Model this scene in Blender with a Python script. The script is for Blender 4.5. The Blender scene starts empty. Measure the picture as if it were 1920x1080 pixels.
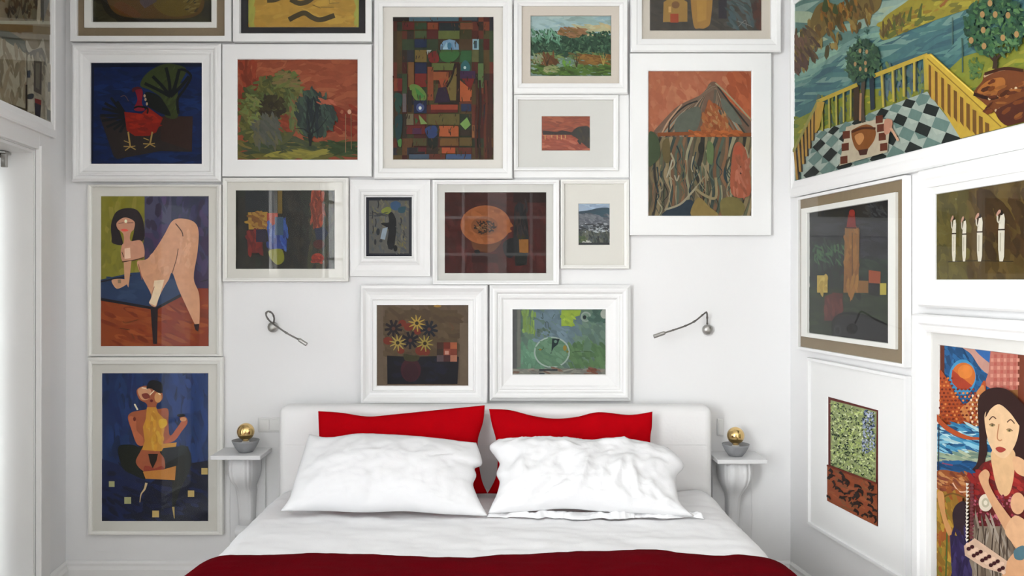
import bpy, bmesh, math, random
from mathutils import Vector, Matrix, noise

scene = bpy.context.scene
col = scene.collection
rnd = random.Random(7)

# ------------------------------------------------------------------ camera, world, light, exposure
F, PX, PY = 1600.0, 950.0, 525.0          # focal length and principal point of the photograph (1920 x 1080)
CAM = Vector((0.0, -3.8, 1.40))
cd = bpy.data.cameras.new('camera')
cam = bpy.data.objects.new('camera', cd); col.objects.link(cam)
cam.location = CAM; cam.rotation_euler = (math.pi/2, 0, 0)
cd.sensor_width = 36.0; cd.lens = F/1920*36.0
cd.shift_x = (960-PX)/1920; cd.shift_y = -(540-PY)/1920
cd.clip_start = 0.02
scene.camera = cam

scene.view_settings.view_transform = 'Standard'
scene.view_settings.look = 'None'
scene.view_settings.gamma = 1
scene.view_settings.use_curve_mapping = False
scene.view_settings.exposure = 0.63

world = bpy.data.worlds.new('daylight'); scene.world = world; world.use_nodes = True
bg = world.node_tree.nodes['Background']
bg.inputs[0].default_value = (0.86, 0.92, 1.0, 1); bg.inputs[1].default_value = 1.3

SK = 0.122                                  # the side walls stand askew to the bed wall
XL, XR, DEPTH, CEIL = -1.964, 1.264, 5.2, 3.05
nrm = math.hypot(1, SK)

class Wall:
    def __init__(s, ox, ang):
        s.o = Vector((ox, 0, 0)); s.ang = ang
        s.ex = Vector((math.cos(ang), math.sin(ang), 0)); s.n = Vector((math.sin(ang), -math.cos(ang), 0))
    def w(s, a, h, z):                      # wall coordinates -> world
        return s.o + s.ex*a + s.n*h + Vector((0, 0, z))
    def px(s, x, y, h=0.0):                 # where the sight line through a point of the photograph meets the wall
        d = Vector(((x-PX)/F, 1, -(y-PY)/F))
        t = (h - (CAM-s.o).dot(s.n)) / d.dot(s.n)
        p = CAM + d*t
        return ((p-s.o).dot(s.ex), p.z)
BACK = Wall(0.0, 0.0)
RIGHT = Wall(XR, math.atan2(-1, SK))
LEFT = Wall(XL, math.atan2(1, -SK))

def area(name, loc, rot, sx, sy, power, color):
    l = bpy.data.lights.new(name, 'AREA'); l.shape = 'RECTANGLE'; l.size = sx; l.size_y = sy
    l.energy = power; l.color = color
    o = bpy.data.objects.new(name, l); col.objects.link(o); o.location = loc; o.rotation_euler = rot
    return o
# daylight outside the left french window and outside an added, unseen second window
LW0, LW1, LWZ = -1.75, -0.32, 1.93          # left window opening along the left wall
lc = LEFT.w((LW0+LW1)/2, -1.05, 1.25)
area('window_daylight', lc, (math.pi/2, 0, LEFT.ang+math.pi), 2.2, 2.2, 24, (0.95, 0.975, 1.0))
NW0, NW1, NWZ0, NWZ1 = -5.05, -3.42, 0.45, 2.75   # added second window, larger and out of view, brightens the bed wall
area('window_daylight', LEFT.w((NW0+NW1)/2, -0.60, 1.62), (math.pi/2, 0, LEFT.ang+math.pi), 1.9, 2.4, 215, (0.97, 0.985, 1.0))
area('added_gap_light', LEFT.w(-2.325, -0.03, 1.06), (math.pi/2, 0, LEFT.ang+math.pi), 0.05, 2.0, 5.0, (1.0, 0.99, 0.95))  # added strip light in the door gap, puts a streak in picture glass

# ------------------------------------------------------------------ helpers
def lin(c):
    return c/12.92 if c <= 0.04045 else ((c+0.055)/1.055)**2.4
def hexc(h, g=1.0):
    return tuple(min(1.0, lin(int(h[i:i+2], 16)/255)*g) for i in (0, 2, 4))

def mat(name, color, rough=0.5, metal=0.0, bump=None, vary=None, spec=0.5):
    m = bpy.data.materials.new(name); m.use_nodes = True
    nt = m.node_tree; b = nt.nodes['Principled BSDF']
    b.inputs['Base Color'].default_value = (*color, 1); b.inputs['Roughness'].default_value = rough
    b.inputs['Metallic'].default_value = metal; b.inputs['Specular IOR Level'].default_value = spec
    tc = nt.nodes.new('ShaderNodeTexCoord')
    if vary:
        n = nt.nodes.new('ShaderNodeTexNoise'); n.inputs['Scale'].default_value = vary[0]; n.inputs['Detail'].default_value = 4
        nt.links.new(tc.outputs['Object'], n.inputs['Vector'])
        r = nt.nodes.new('ShaderNodeMapRange'); r.inputs['To Min'].default_value = 1-vary[1]; r.inputs['To Max'].default_value = 1+vary[1]
        nt.links.new(n.outputs['Fac'], r.inputs['Value'])
        h = nt.nodes.new('ShaderNodeHueSaturation'); h.inputs['Color'].default_value = (*color, 1)
        nt.links.new(r.outputs['Result'], h.inputs['Value']); nt.links.new(h.outputs['Color'], b.inputs['Base Color'])
    if bump:
        n = nt.nodes.new('ShaderNodeTexNoise'); n.inputs['Scale'].default_value = bump[0]; n.inputs['Detail'].default_value = 5
        nt.links.new(tc.outputs['Object'], n.inputs['Vector'])
        bp = nt.nodes.new('ShaderNodeBump'); bp.inputs['Strength'].default_value = bump[1]; bp.inputs['Distance'].default_value = 0.01
        nt.links.new(n.outputs['Fac'], bp.inputs['Height']); nt.links.new(bp.outputs['Normal'], b.inputs['Normal'])
    return m

M = {}
M['wall'] = mat('white_plaster', (0.835, 0.832, 0.834), 0.7, bump=(18, 0.05), spec=0.2)
M['trim'] = mat('white_gloss_paint', (0.83, 0.825, 0.815), 0.35)
M['frame'] = mat('white_frame_lacquer', (0.85, 0.85, 0.845), 0.38, bump=(60, 0.03))
M['cream_frame'] = mat('off_white_frame_lacquer', (0.82, 0.81, 0.77), 0.4)
M['mat_white'] = mat('white_mount_board', (0.83, 0.83, 0.82), 0.85, spec=0.1)
M['mat_cream'] = mat('cream_mount_board', (0.71, 0.685, 0.635), 0.85, vary=(3, 0.03), spec=0.1)
M['mat_grey'] = mat('pale_grey_mount_board', (0.66, 0.65, 0.62), 0.85, spec=0.1)
M['mat_beige'] = mat('beige_linen_mount', (0.60, 0.545, 0.475), 0.9, bump=(300, 0.15), spec=0.1)
M['mat_tan'] = mat('tan_linen_mount', (0.255, 0.195, 0.125), 0.9, bump=(300, 0.2), vary=(4, 0.08), spec=0.1)
M['mat_black'] = mat('charcoal_mount_board', (0.022, 0.021, 0.024), 0.8, spec=0.2)
M['ceil'] = mat('white_ceiling_paint', (0.82, 0.82, 0.82), 0.9)
M['floor'] = mat('pale_floor_boards', (0.46, 0.40, 0.33), 0.5, vary=(6, 0.15))
M['linen'] = mat('white_cotton', (0.79, 0.79, 0.80), 0.9, bump=(260, 0.06), spec=0.1)
M['duvet'] = mat('white_cotton_duvet', (0.88, 0.88, 0.89), 0.9, bump=(220, 0.08), spec=0.1)
M['red'] = mat('crimson_cotton', (0.42, 0.0015, 0.005), 0.9, bump=(240, 0.1), vary=(9, 0.12), spec=0.02)
M['throw'] = mat('dark_crimson_weave', (0.115, 0.001, 0.004), 0.92, bump=(180, 0.25), vary=(12, 0.15), spec=0.02)
M['leather'] = mat('white_leather', (0.84, 0.833, 0.83), 0.45, bump=(90, 0.06))
M['mattress'] = mat('white_ticking', (0.75, 0.75, 0.74), 0.9)
M['plaster'] = mat('white_cast_plaster', (0.74, 0.74, 0.745), 0.65, bump=(40, 0.15))
M['concrete'] = mat('grey_concrete', (0.27, 0.275, 0.285), 0.6, bump=(60, 0.2), vary=(14, 0.2))
M['gold'] = mat('gold_mirror_glass', (0.78, 0.55, 0.24), 0.14, 1.0)
M['steel'] = mat('satin_nickel', (0.42, 0.41, 0.39), 0.35, 1.0)
M['darksteel'] = mat('dark_nickel', (0.20, 0.19, 0.18), 0.4, 1.0)
M['plastic'] = mat('white_switch_plastic', (0.78, 0.78, 0.77), 0.35)
M['curtain'] = mat('ivory_voile', (0.80, 0.79, 0.74), 0.9, bump=(120, 0.1), spec=0.1)
M['socket'] = mat('pale_porcelain', (0.6, 0.6, 0.58), 0.4)

def glass_mat(name, ior):
    m = bpy.data.materials.new(name); m.use_nodes = True; nt = m.node_tree; nt.nodes.clear()
    out = nt.nodes.new('ShaderNodeOutputMaterial'); mix = nt.nodes.new('ShaderNodeMixShader')
    tr = nt.nodes.new('ShaderNodeBsdfTransparent'); gl = nt.nodes.new('ShaderNodeBsdfGlossy')
    tr.inputs['Color'].default_value = (0.985, 0.99, 0.985, 1); gl.inputs['Roughness'].default_value = 0.0
    ge = nt.nodes.new('ShaderNodeNewGeometry'); dt = nt.nodes.new('ShaderNodeVectorMath'); dt.operation = 'DOT_PRODUCT'
    nt.links.new(ge.outputs['Incoming'], dt.inputs[0]); nt.links.new(ge.outputs['Normal'], dt.inputs[1])
    def math_(op, x, y=None):                 # Schlick reflectance, the same from either face of the sheet
        n = nt.nodes.new('ShaderNodeMath'); n.operation = op
        for k, q in enumerate((x, y)):
            if q is None: continue
            if isinstance(q, (int, float)): n.inputs[k].default_value = q
            else: nt.links.new(q, n.inputs[k])
        return n.outputs[0]
    f0 = ((ior-1)/(ior+1))**2
    c = math_('SUBTRACT', 1.0, math_('ABSOLUTE', dt.outputs['Value']))
    fac = math_('ADD', math_('MULTIPLY', math_('POWER', c, 5.0), 1-f0), f0)
    nt.links.new(fac, mix.inputs[0]); nt.links.new(tr.outputs[0], mix.inputs[1]); nt.links.new(gl.outputs[0], mix.inputs[2])
    nt.links.new(mix.outputs[0], out.inputs['Surface'])
    return m
M['glass'] = glass_mat("picture_glass", 1.36)
M['pane'] = glass_mat('window_glass', 1.45)

# oil / gouache paint: the pigment of each brush mark is stored with the mark
pm = bpy.data.materials.new('artist_paint'); pm.use_nodes = True
nt = pm.node_tree; b = nt.nodes['Principled BSDF']; b.inputs['Roughness'].default_value = 0.55; b.inputs['Specular IOR Level'].default_value = 0.25
at = nt.nodes.new('ShaderNodeAttribute'); at.attribute_name = 'pigment'
tc = nt.nodes.new('ShaderNodeTexCoord')
n1 = nt.nodes.new('ShaderNodeTexNoise'); n1.inputs['Scale'].default_value = 40; n1.inputs['Detail'].default_value = 6; n1.inputs['Distortion'].default_value = 0.4
nt.links.new(tc.outputs['Object'], n1.inputs['Vector'])
r1 = nt.nodes.new('ShaderNodeMapRange'); r1.inputs['To Min'].default_value = 0.82; r1.inputs['To Max'].default_value = 1.18
nt.links.new(n1.outputs['Fac'], r1.inputs['Value'])
hs = nt.nodes.new('ShaderNodeHueSaturation')
nt.links.new(at.outputs['Color'], hs.inputs['Color']); nt.links.new(r1.outputs['Result'], hs.inputs['Value'])
nt.links.new(hs.outputs['Color'], b.inputs['Base Color'])
M['paint'] = pm

def link(o, parent=None):
    col.objects.link(o)
    if parent is not None: o.parent = parent
    return o
def mesh(name, verts, faces, m, parent=None, smooth=False):
    me = bpy.data.meshes.new(name); me.from_pydata([tuple(v) for v in verts], [], faces); me.materials.append(m)
    if smooth:
        for p in me.polygons: p.use_smooth = True
    me.update()
    return link(bpy.data.objects.new(name, me), parent)
def from_bm(name, bm, m, parent=None, smooth=False):
    me = bpy.data.meshes.new(name); bm.to_mesh(me); bm.free(); me.materials.append(m)
    if smooth:
        for p in me.polygons: p.use_smooth = True
    return link(bpy.data.objects.new(name, me), parent)
def tag(o, label, cat, group=None):
    o['label'] = label; o['category'] = cat
    if group: o['group'] = group
    return o
def struct(o, label=None):
    o['kind'] = 'structure'
    if label: o['label'] = label
    return o
def thing(name, label, cat, loc, rz=0.0, group=None):
    o = bpy.data.objects.new(name, None); col.objects.link(o); o.location = loc; o.rotation_euler = (0, 0, rz)
    o.empty_display_size = 0.05
    return tag(o, label, cat, group)
def add_box(bm, x0, x1, y0, y1, z0, z1, bevel=0.0, seg=3):
    v = [bm.verts.new(p) for p in ((x0,y0,z0),(x1,y0,z0),(x1,y1,z0),(x0,y1,z0),(x0,y0,z1),(x1,y0,z1),(x1,y1,z1),(x0,y1,z1))]
    fs = [bm.faces.new([v[i] for i in f]) for f in ((3,2,1,0),(4,5,6,7),(0,1,5,4),(1,2,6,5),(2,3,7,6),(3,0,4,7))]
    if bevel:
        es = {e for f in fs for e in f.edges}
        bmesh.ops.bevel(bm, geom=list(es), offset=bevel, segments=seg, affect='EDGES', profile=0.5)
def box(name, x0, x1, y0, y1, z0, z1, m, parent=None, bevel=0.0, smooth=False):
    bm = bmesh.new(); add_box(bm, x0, x1, y0, y1, z0, z1, bevel); return from_bm(name, bm, m, parent, smooth)
def lathe(name, prof, m, parent=None, n=32, axis='z', loc=(0,0,0)):
    vs, fs = [], []
    for r, h in prof:
        for k in range(n):
            a = 2*math.pi*k/n; c, s = r*math.cos(a), r*math.sin(a)
            p = (c, s, h) if axis == 'z' else (c, -h, s)
            vs.append((p[0]+loc[0], p[1]+loc[1], p[2]+loc[2]))
    for i in range(len(prof)-1):
        for k in range(n):
            a, b2 = i*n+k, i*n+(k+1) % n
            fs.append((a, b2, b2+n, a+n))
    fs.append(tuple(range(n-1, -1, -1))); fs.append(tuple((len(prof)-1)*n+k for k in range(n)))
    return mesh(name, vs, fs, m, parent, True)
def catmull(pts, closed=False, n=6):
    out = []; L = len(pts); rng = range(L) if closed else range(L-1)
    for i in rng:
        if closed: p0, p1, p2, p3 = pts[i-1], pts[i], pts[(i+1) % L], pts[(i+2) % L]
        else: p0, p1, p2, p3 = pts[max(i-1, 0)], pts[i], pts[i+1], pts[min(i+2, L-1)]
        for k in range(n):
            t = k/n
            out.append(tuple(0.5*((2*b_)+(-a_+c_)*t+(2*a_-5*b_+4*c_-d_)*t*t+(-a_+3*b_-3*c_+d_)*t**3) for a_, b_, c_, d_ in zip(p0, p1, p2, p3)))
    if not closed: out.append(tuple(pts[-1]))
    return out
def tube(name, pts, rad, m, parent=None, n=12, sub=8):
    P = [Vector(p) for p in catmull(pts, False, sub)]
    R = rad if callable(rad) else (lambda t: rad)
    vs, fs = [], []; up = Vector((0.3, 0.9, 0.31)).normalized()
    for i, p in enumerate(P):
        d = (P[min(i+1, len(P)-1)]-P[max(i-1, 0)]).normalized()
        a = d.cross(up).normalized(); c = d.cross(a); r = R(i/(len(P)-1))
        for k in range(n):
            q = 2*math.pi*k/n; vs.append(p+a*(r*math.cos(q))+c*(r*math.sin(q)))
    for i in range(len(P)-1):
        for k in range(n):
            a, b2 = i*n+k, i*n+(k+1) % n; fs.append((a, b2, b2+n, a+n))
    fs.append(tuple(range(n-1, -1, -1))); fs.append(tuple((len(P)-1)*n+k for k in range(n)))
    return mesh(name, vs, fs, m, parent, True)

# ------------------------------------------------------------------ room shell
def wall_slab(name, W, a0, a1, z0, z1, thick, holes, m):
    """a wall between wall coordinates a0..a1 with rectangular holes (h0, h1, zlo, zhi)"""
    bm = bmesh.new(); cuts = sorted({a0, a1, *[h[0] for h in holes], *[h[1] for h in holes]})
    for l, r in zip(cuts, cuts[1:]):
        hs_ = [h for h in holes if h[0] <= l+1e-6 and h[1] >= r-1e-6]
        spans = [(z0, z1)] if not hs_ else [(z0, hs_[0][2]), (hs_[0][3], z1)]
        for lo, hi in spans:
            if hi-lo > 1e-4: add_box(bm, l, r, 0, thick, lo, hi)
    o = from_bm(name, bm, m); o.location = W.o; o.rotation_euler = (0, 0, W.ang)
    return struct(o)
wall_slab('wall_back', BACK, XL-0.25, XR+0.25, 0, CEIL, 0.2, [], M['wall'])
wall_slab('wall_right', RIGHT, 0, DEPTH*nrm+0.2, 0, CEIL, 0.2, [], M['wall'])
wall_slab('wall_left', LEFT, -DEPTH*nrm-0.2, 0, 0, CEIL, 0.34, [(LW0, LW1, 0.02, LWZ), (NW0, NW1, NWZ0, NWZ1), (-2.355, -2.295, 0.02, 2.10)], M['wall'])
FRONT = Wall(0.0, math.pi); FRONT.o = Vector((0, -DEPTH, 0))
FW = [(-0.62, 0.82, 0.02, 2.55)]
wall_slab('wall_front', FRONT, -2.4, 2.6, 0, CEIL, 0.25, FW, M['wall'])
struct(mesh('floor', [(-2.6,-5.2,0),(2.6,-5.2,0),(2.6,0.2,0),(-2.6,0.2,0),(-2.6,-5.2,-.1),(2.6,-5.2,-.1),(2.6,.2,-.1),(-2.6,.2,-.1)],
     [(0,1,2,3),(7,6,5,4),(0,4,5,1),(1,5,6,2),(2,6,7,3),(3,7,4,0)], M['floor']))
struct(mesh('ceiling', [(-2.6,-5.2,CEIL),(2.6,-5.2,CEIL),(2.6,0.2,CEIL),(-2.6,0.2,CEIL),(-2.6,-5.2,CEIL+.1),(2.6,-5.2,CEIL+.1),(2.6,.2,CEIL+.1),(-2.6,.2,CEIL+.1)],
     [(3,2,1,0),(4,5,6,7),(1,5,4,0),(2,6,5,1),(3,7,6,2),(0,4,7,3)], M['ceil']))
def baseboard(name, W, a0, a1):
    prof = [(0, 0.001), (-0.018, 0.001), (-0.018, 0.115), (-0.012, 0.13), (-0.012, 0.142), (-0.004, 0.152), (0, 0.152)]
    vs = [(a, h-0.001, z) for a in (a0, a1) for h, z in prof]; n = len(prof)
    fs = [(k, (k+1) % n, n+(k+1) % n, n+k) for k in range(n)] + [tuple(range(n-1, -1, -1)), tuple(range(n, 2*n))]
    o = mesh(name, vs, fs, M['trim']); o.location = W.o; o.rotation_euler = (0, 0, W.ang); return struct(o)
baseboard('baseboard_back', BACK, XL+0.003, XR-0.003)
baseboard('baseboard_right', RIGHT, 0.02, DEPTH*nrm-0.02)
baseboard('baseboard_left', LEFT, LW1+0.13, -0.022)

# left french window: casing, white reveal lining, glazed sashes, curtain rail with bracket
def placed(o, W):
    o.location = W.o; o.rotation_euler = (0, 0, W.ang); return o
bm = bmesh.new(); cw = 0.115
for a0, a1, z0, z1 in ((LW1+0.004, LW1+cw, 0.005, LWZ+cw), (LW0-cw, LW0-0.004, 0.005, LWZ+cw), (LW0-0.004, LW1+0.004, LWZ+0.004, LWZ+cw)):
    add_box(bm, a0, a1, -0.016, -0.001, z0, z1, 0.003)
add_box(bm, LW1+0.002, LW1+0.020, -0.024, -0.001, 0.005, LWZ+0.02, 0.003)
struct(placed(from_bm('trim_1', bm, M['trim']), LEFT))
bm = bmesh.new()
for a0, a1, z0, z1 in ((LW1-0.012, LW1-0.001, 0.03, LWZ-0.001), (LW0+0.001, LW0+0.012, 0.03, LWZ-0.001), (LW0+0.012, LW1-0.012, LWZ-0.012, LWZ-0.001)):
    add_box(bm, a0, a1, 0.002, 0.33, z0, z1)
struct(placed(from_bm('trim_2', bm, M['trim']), LEFT))
bm = bmesh.new()
def sash(bm, a0, a1, z0, z1, y0, y1, nx, nz, st=0.055, mu=0.026):
    add_box(bm, a0, a0+st, y0, y1, z0, z1); add_box(bm, a1-st, a1, y0, y1, z0, z1)
    add_box(bm, a0+st, a1-st, y0, y1, z0, z0+st); add_box(bm, a0+st, a1-st, y0, y1, z1-st, z1)
    for k in range(1, nx):
        x = a0+st+(a1-a0-2*st)*k/nx; add_box(bm, x-mu/2, x+mu/2, y0, y1, z0+st, z1-st)
    for k in range(1, nz):
        z = z0+st+(z1-z0-2*st)*k/nz; add_box(bm, a0+st, a1-st, y0+0.004, y1-0.004, z-mu/2, z+mu/2)
mid = (LW0+LW1)/2
sash(bm, LW0+0.014, mid, 0.04, LWZ-0.014, 0.27, 0.31, 1, 4); sash(bm, mid, LW1-0.014, 0.04, LWZ-0.014, 0.27, 0.31, 1, 4)
w1 = struct(placed(from_bm('window_1', bm, M['trim']), LEFT))
box('pane', LW0+0.03, LW1-0.03, 0.288, 0.292, 0.06, LWZ-0.03, M['pane'], w1)
# added unseen for glass reflections: glazed double door to a dim hall, second window
bm = bmesh.new(); a0, a1, z0, z1 = FW[0]; m0 = (a0+a1)/2
sash(bm, a0+0.004, m0, z0+0.004, z1-0.004, 0.02, 0.065, 2, 6, 0.10, 0.03); sash(bm, m0, a1-0.004, z0+0.004, z1-0.004, 0.02, 0.065, 2, 6, 0.10, 0.03)
dd = struct(placed(from_bm('door_2', bm, M['trim']), FRONT))
box('pane', a0+0.03, a1-0.03, 0.040, 0.044, z0+0.05, z1-0.03, M['pane'], dd)
bm = bmesh.new(); add_box(bm, -2.4, 2.6, 1.30, 1.40, 0, CEIL); add_box(bm, -2.4, -2.3, 0.26, 1.30, 0, CEIL); add_box(bm, 2.5, 2.6, 0.26, 1.30, 0, CEIL); add_box(bm, -2.4, 2.6, 0.26, 1.40, CEIL+0.001, CEIL+0.1); add_box(bm, -2.4, 2.6, 0.26, 1.40, -0.1, -0.001)
struct(placed(from_bm('wall_hall', bm, mat('hall_paint', (0.30, 0.28, 0.26), 0.8)), FRONT))
bm = bmesh.new(); m1 = (NW0+NW1)/2
sash(bm, NW0+0.004, m1, NWZ0+0.004, NWZ1-0.004, 0.24, 0.29, 1, 4); sash(bm, m1, NW1-0.004, NWZ0+0.004, NWZ1-0.004, 0.24, 0.29, 1, 4)
w2 = struct(placed(from_bm('window_added', bm, M['trim']), LEFT))
box('pane', NW0+0.03, NW1-0.03, 0.262, 0.266, NWZ0+0.03, NWZ1-0.03, M['pane'], w2)
# white panelled door added on the left wall, out of view, for glass reflections
bm = bmesh.new(); d0, d1 = -3.20, -2.36
add_box(bm, d0, d1, -0.035, -0.002, 0.02, 2.10, 0.002)
for zz0, zz1 in ((0.15, 0.95), (1.10, 1.98)):
    for q0, q1 in ((d0+0.10, (d0+d1)/2-0.04), ((d0+d1)/2+0.04, d1-0.10)):
        add_box(bm, q0, q1, -0.045, -0.034, zz0, zz1, 0.006); 
dr = struct(placed(from_bm('door_1', bm, M['trim']), LEFT))
lathe('door_handle', [(0.006, 0.04), (0.006, 0.075), (0.026, 0.082), (0.028, 0.10), (0.012, 0.112)], M['steel'], dr, 20, 'y', (d1-0.06, 0, 1.02))

# curtain rail and curtain in the recess
r_a0, r_a1 = LW0+0.014, LW1-0.035
zt = 1.897
rail = thing('curtain_rail', 'grey metal curtain rail with an end bracket, inside the white window recess', 'curtain rail', LEFT.w(LW1-0.02, -0.100, zt), LEFT.ang)
o_ = LW1-0.02
tube('rod', [(r_a0-o_, 0.012, 0), (-0.30, 0.012, 0), (-0.012, 0.012, 0)], 0.008, M['steel'], rail, 10, 2)
bm = bmesh.new(); add_box(bm, -0.040, -0.022, -0.016, 0.006, -0.045, 0.010, 0.003); add_box(bm, -0.05, 0.006, -0.016, 0.030, 0.008, 0.018, 0.002)
from_bm('bracket', bm, M['steel'], rail)
vs, fs = [], []; NA, NZ = 160, 12
for j in range(NZ+1):
    for i in range(NA+1):
        a = -0.75 + (0.75-0.016)*i/NA
        vs.append((a, 0.012+0.019*math.sin(i*0.62+0.15*math.sin(j*0.8)) + 0.006*math.sin(i*0.21+1), -0.012-1.80*j/NZ))
for j in range(NZ):
    for i in range(NA): k = j*(NA+1)+i; fs.append((k, k+1, k+NA+2, k+NA+1))
cur = thing('curtain', 'ivory curtain gathered on the rail, at the far left picture edge', 'curtain', LEFT.w(o_, -0.128, zt), LEFT.ang)
cp = mesh('curtain_panel', vs, fs, M['curtain'], cur, True)
sm = cp.modifiers.new('cloth', 'SOLIDIFY'); sm.thickness = 0.003

# ------------------------------------------------------------------ bed
BX = -0.048; HW = 0.925
bed = thing('double_bed', 'wide bed with a white upholstered headboard, standing against the picture wall', 'bed', (BX, -0.05, 0))
def headboard():
    bm = bmesh.new(); add_box(bm, -HW, HW, -0.125, 0, 0.06, 0.862, 0.035, 5); return from_bm('headboard', bm, M['leather'], bed, True)
hb = headboard()
pts = [(-HW+0.03, -0.1265, 0.70), (0, -0.1265, 0.70), (HW-0.03, -0.1265, 0.70)]
tube('seam', pts, 0.0008, M['leather'], hb, 6, 3)
bm = bmesh.new(); add_box(bm, -0.86, 0.86, -2.16, -0.13, 0.10, 0.27, 0.02); from_bm('bed_base', bm, M['leather'], bed, True)
bm = bmesh.new(); add_box(bm, -0.86, 0.86, -2.13, -0.13, 0.275, 0.464, 0.05, 4); from_bm('mattress', bm, M['mattress'], bed, True)
for sx in (-0.78, 0.78):
    for sy in (-2.05, -0.22):
        lathe('leg', [(0.022, 0.001), (0.03, 0.02), (0.034, 0.098)], M['steel'], bed, 16, 'z', (sx, sy, 0))

def fbm(x, y, s, seed): return noise.fractal(Vector((x*s+seed, y*s-seed, seed*0.37)), 1.0, 2.0, 4)
def cloth(name, hw, ztop, zlow, y0f, y1, r, m, nx=150, ny=120, amp=0.006, foot=True, flare=0.03, seed=1.0, rim=0.0):
    """bedding draped over both sides (and the foot) of the bed; y0f(x) is the head edge"""
    L = hw-r; arc = r*math.pi/2; drop = ztop-r-zlow; half = L+arc+drop
    def prof(d, fl=flare):
        if d <= L: return d, 0.0
        if d <= L+arc:
            a = (d-L)/r; return L+r*math.sin(a), r*(1-math.cos(a))
        e = d-L-arc; return L+r+fl*(e/max(drop, 1e-6)), r+e
    vs, fs = [], []
    for j in range(ny+1):
        for i in range(nx+1):
            sgn = -1 if i < nx/2 else 1
            u = abs(i/nx*2-1); x, dx = prof(u*half); x *= sgn
            y0 = y0f(x); Ltot = y0-y1
            if foot:
                tot = Ltot-r+arc+drop; t = j/ny*tot; Lf = Ltot-r
                if t <= Lf: yy, dz = t, 0.0
                elif t <= Lf+arc: a = (t-Lf)/r; yy, dz = Lf+r*math.sin(a), r*(1-math.cos(a))
                else: e = t-Lf-arc; yy, dz = Lf+r+flare*e/max(drop, 1e-6), r+e
            else: yy, dz = j/ny*Ltot, 0.0
            y = y0-yy; z = ztop-max(dx, dz)
            w = fbm(x, y, 2.2, seed)*amp*1.6 + fbm(x*1.0, y*2.3, 6.0, seed+4)*amp*0.8 + abs(fbm(x*1.7, y*0.8, 3.5, seed+9))*amp*0.9
            if max(dx, dz) > r: x += sgn*(0.012*math.sin(y*17+seed)+w)*min(1, (dx-r)/0.15) if dx > r else 0
            else: z += w - (rim*math.exp(-(yy/0.05)**2))
            vs.append((x, y, z))
    for j in range(ny):
        for i in range(nx): k = j*(nx+1)+i; fs.append((k, k+1, k+nx+2, k+nx+1))
    o = mesh(name, vs, fs, m, None, True)
    s = o.modifiers.new('cloth', 'SOLIDIFY'); s.thickness = 0.010; s.offset = -1
    return o
dv = cloth('duvet', 0.945, 0.497, 0.20, lambda x: -0.185, -2.22, 0.105, M['duvet'], 170, 150, 0.0065, True, 0.03, 1.3)
dv.location = (BX, 0, 0); tag(dv, 'white cotton duvet spread over the bed below the pillows', 'duvet')
_e = [(-1.0, 0.02), (-0.98, 0.03), (-0.75, 0.0), (-0.53, -0.005), (-0.1, 0.026), (0.16, -0.004), (0.42, -0.022), (0.76, 0.012), (0.94, 0.05), (1.1, 0.08)]
def throw_edge(x):
    for (xa, ya), (xb, yb) in zip(_e, _e[1:]):
        if xa <= x <= xb:
            t = (x-xa)/(xb-xa); t = t*t*(3-2*t); return -1.085-(ya+(yb-ya)*t)
    return -1.10
th = cloth('bed_throw', 0.968, 0.524, 0.16, throw_edge, -1.95, 0.122, M['throw'], 170, 90, 0.005, False, 0.05, 1.3, 0.006)
th.location = (BX, 0, 0); tag(th, 'dark red throw folded across the lower part of the white duvet', 'throw')

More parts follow.
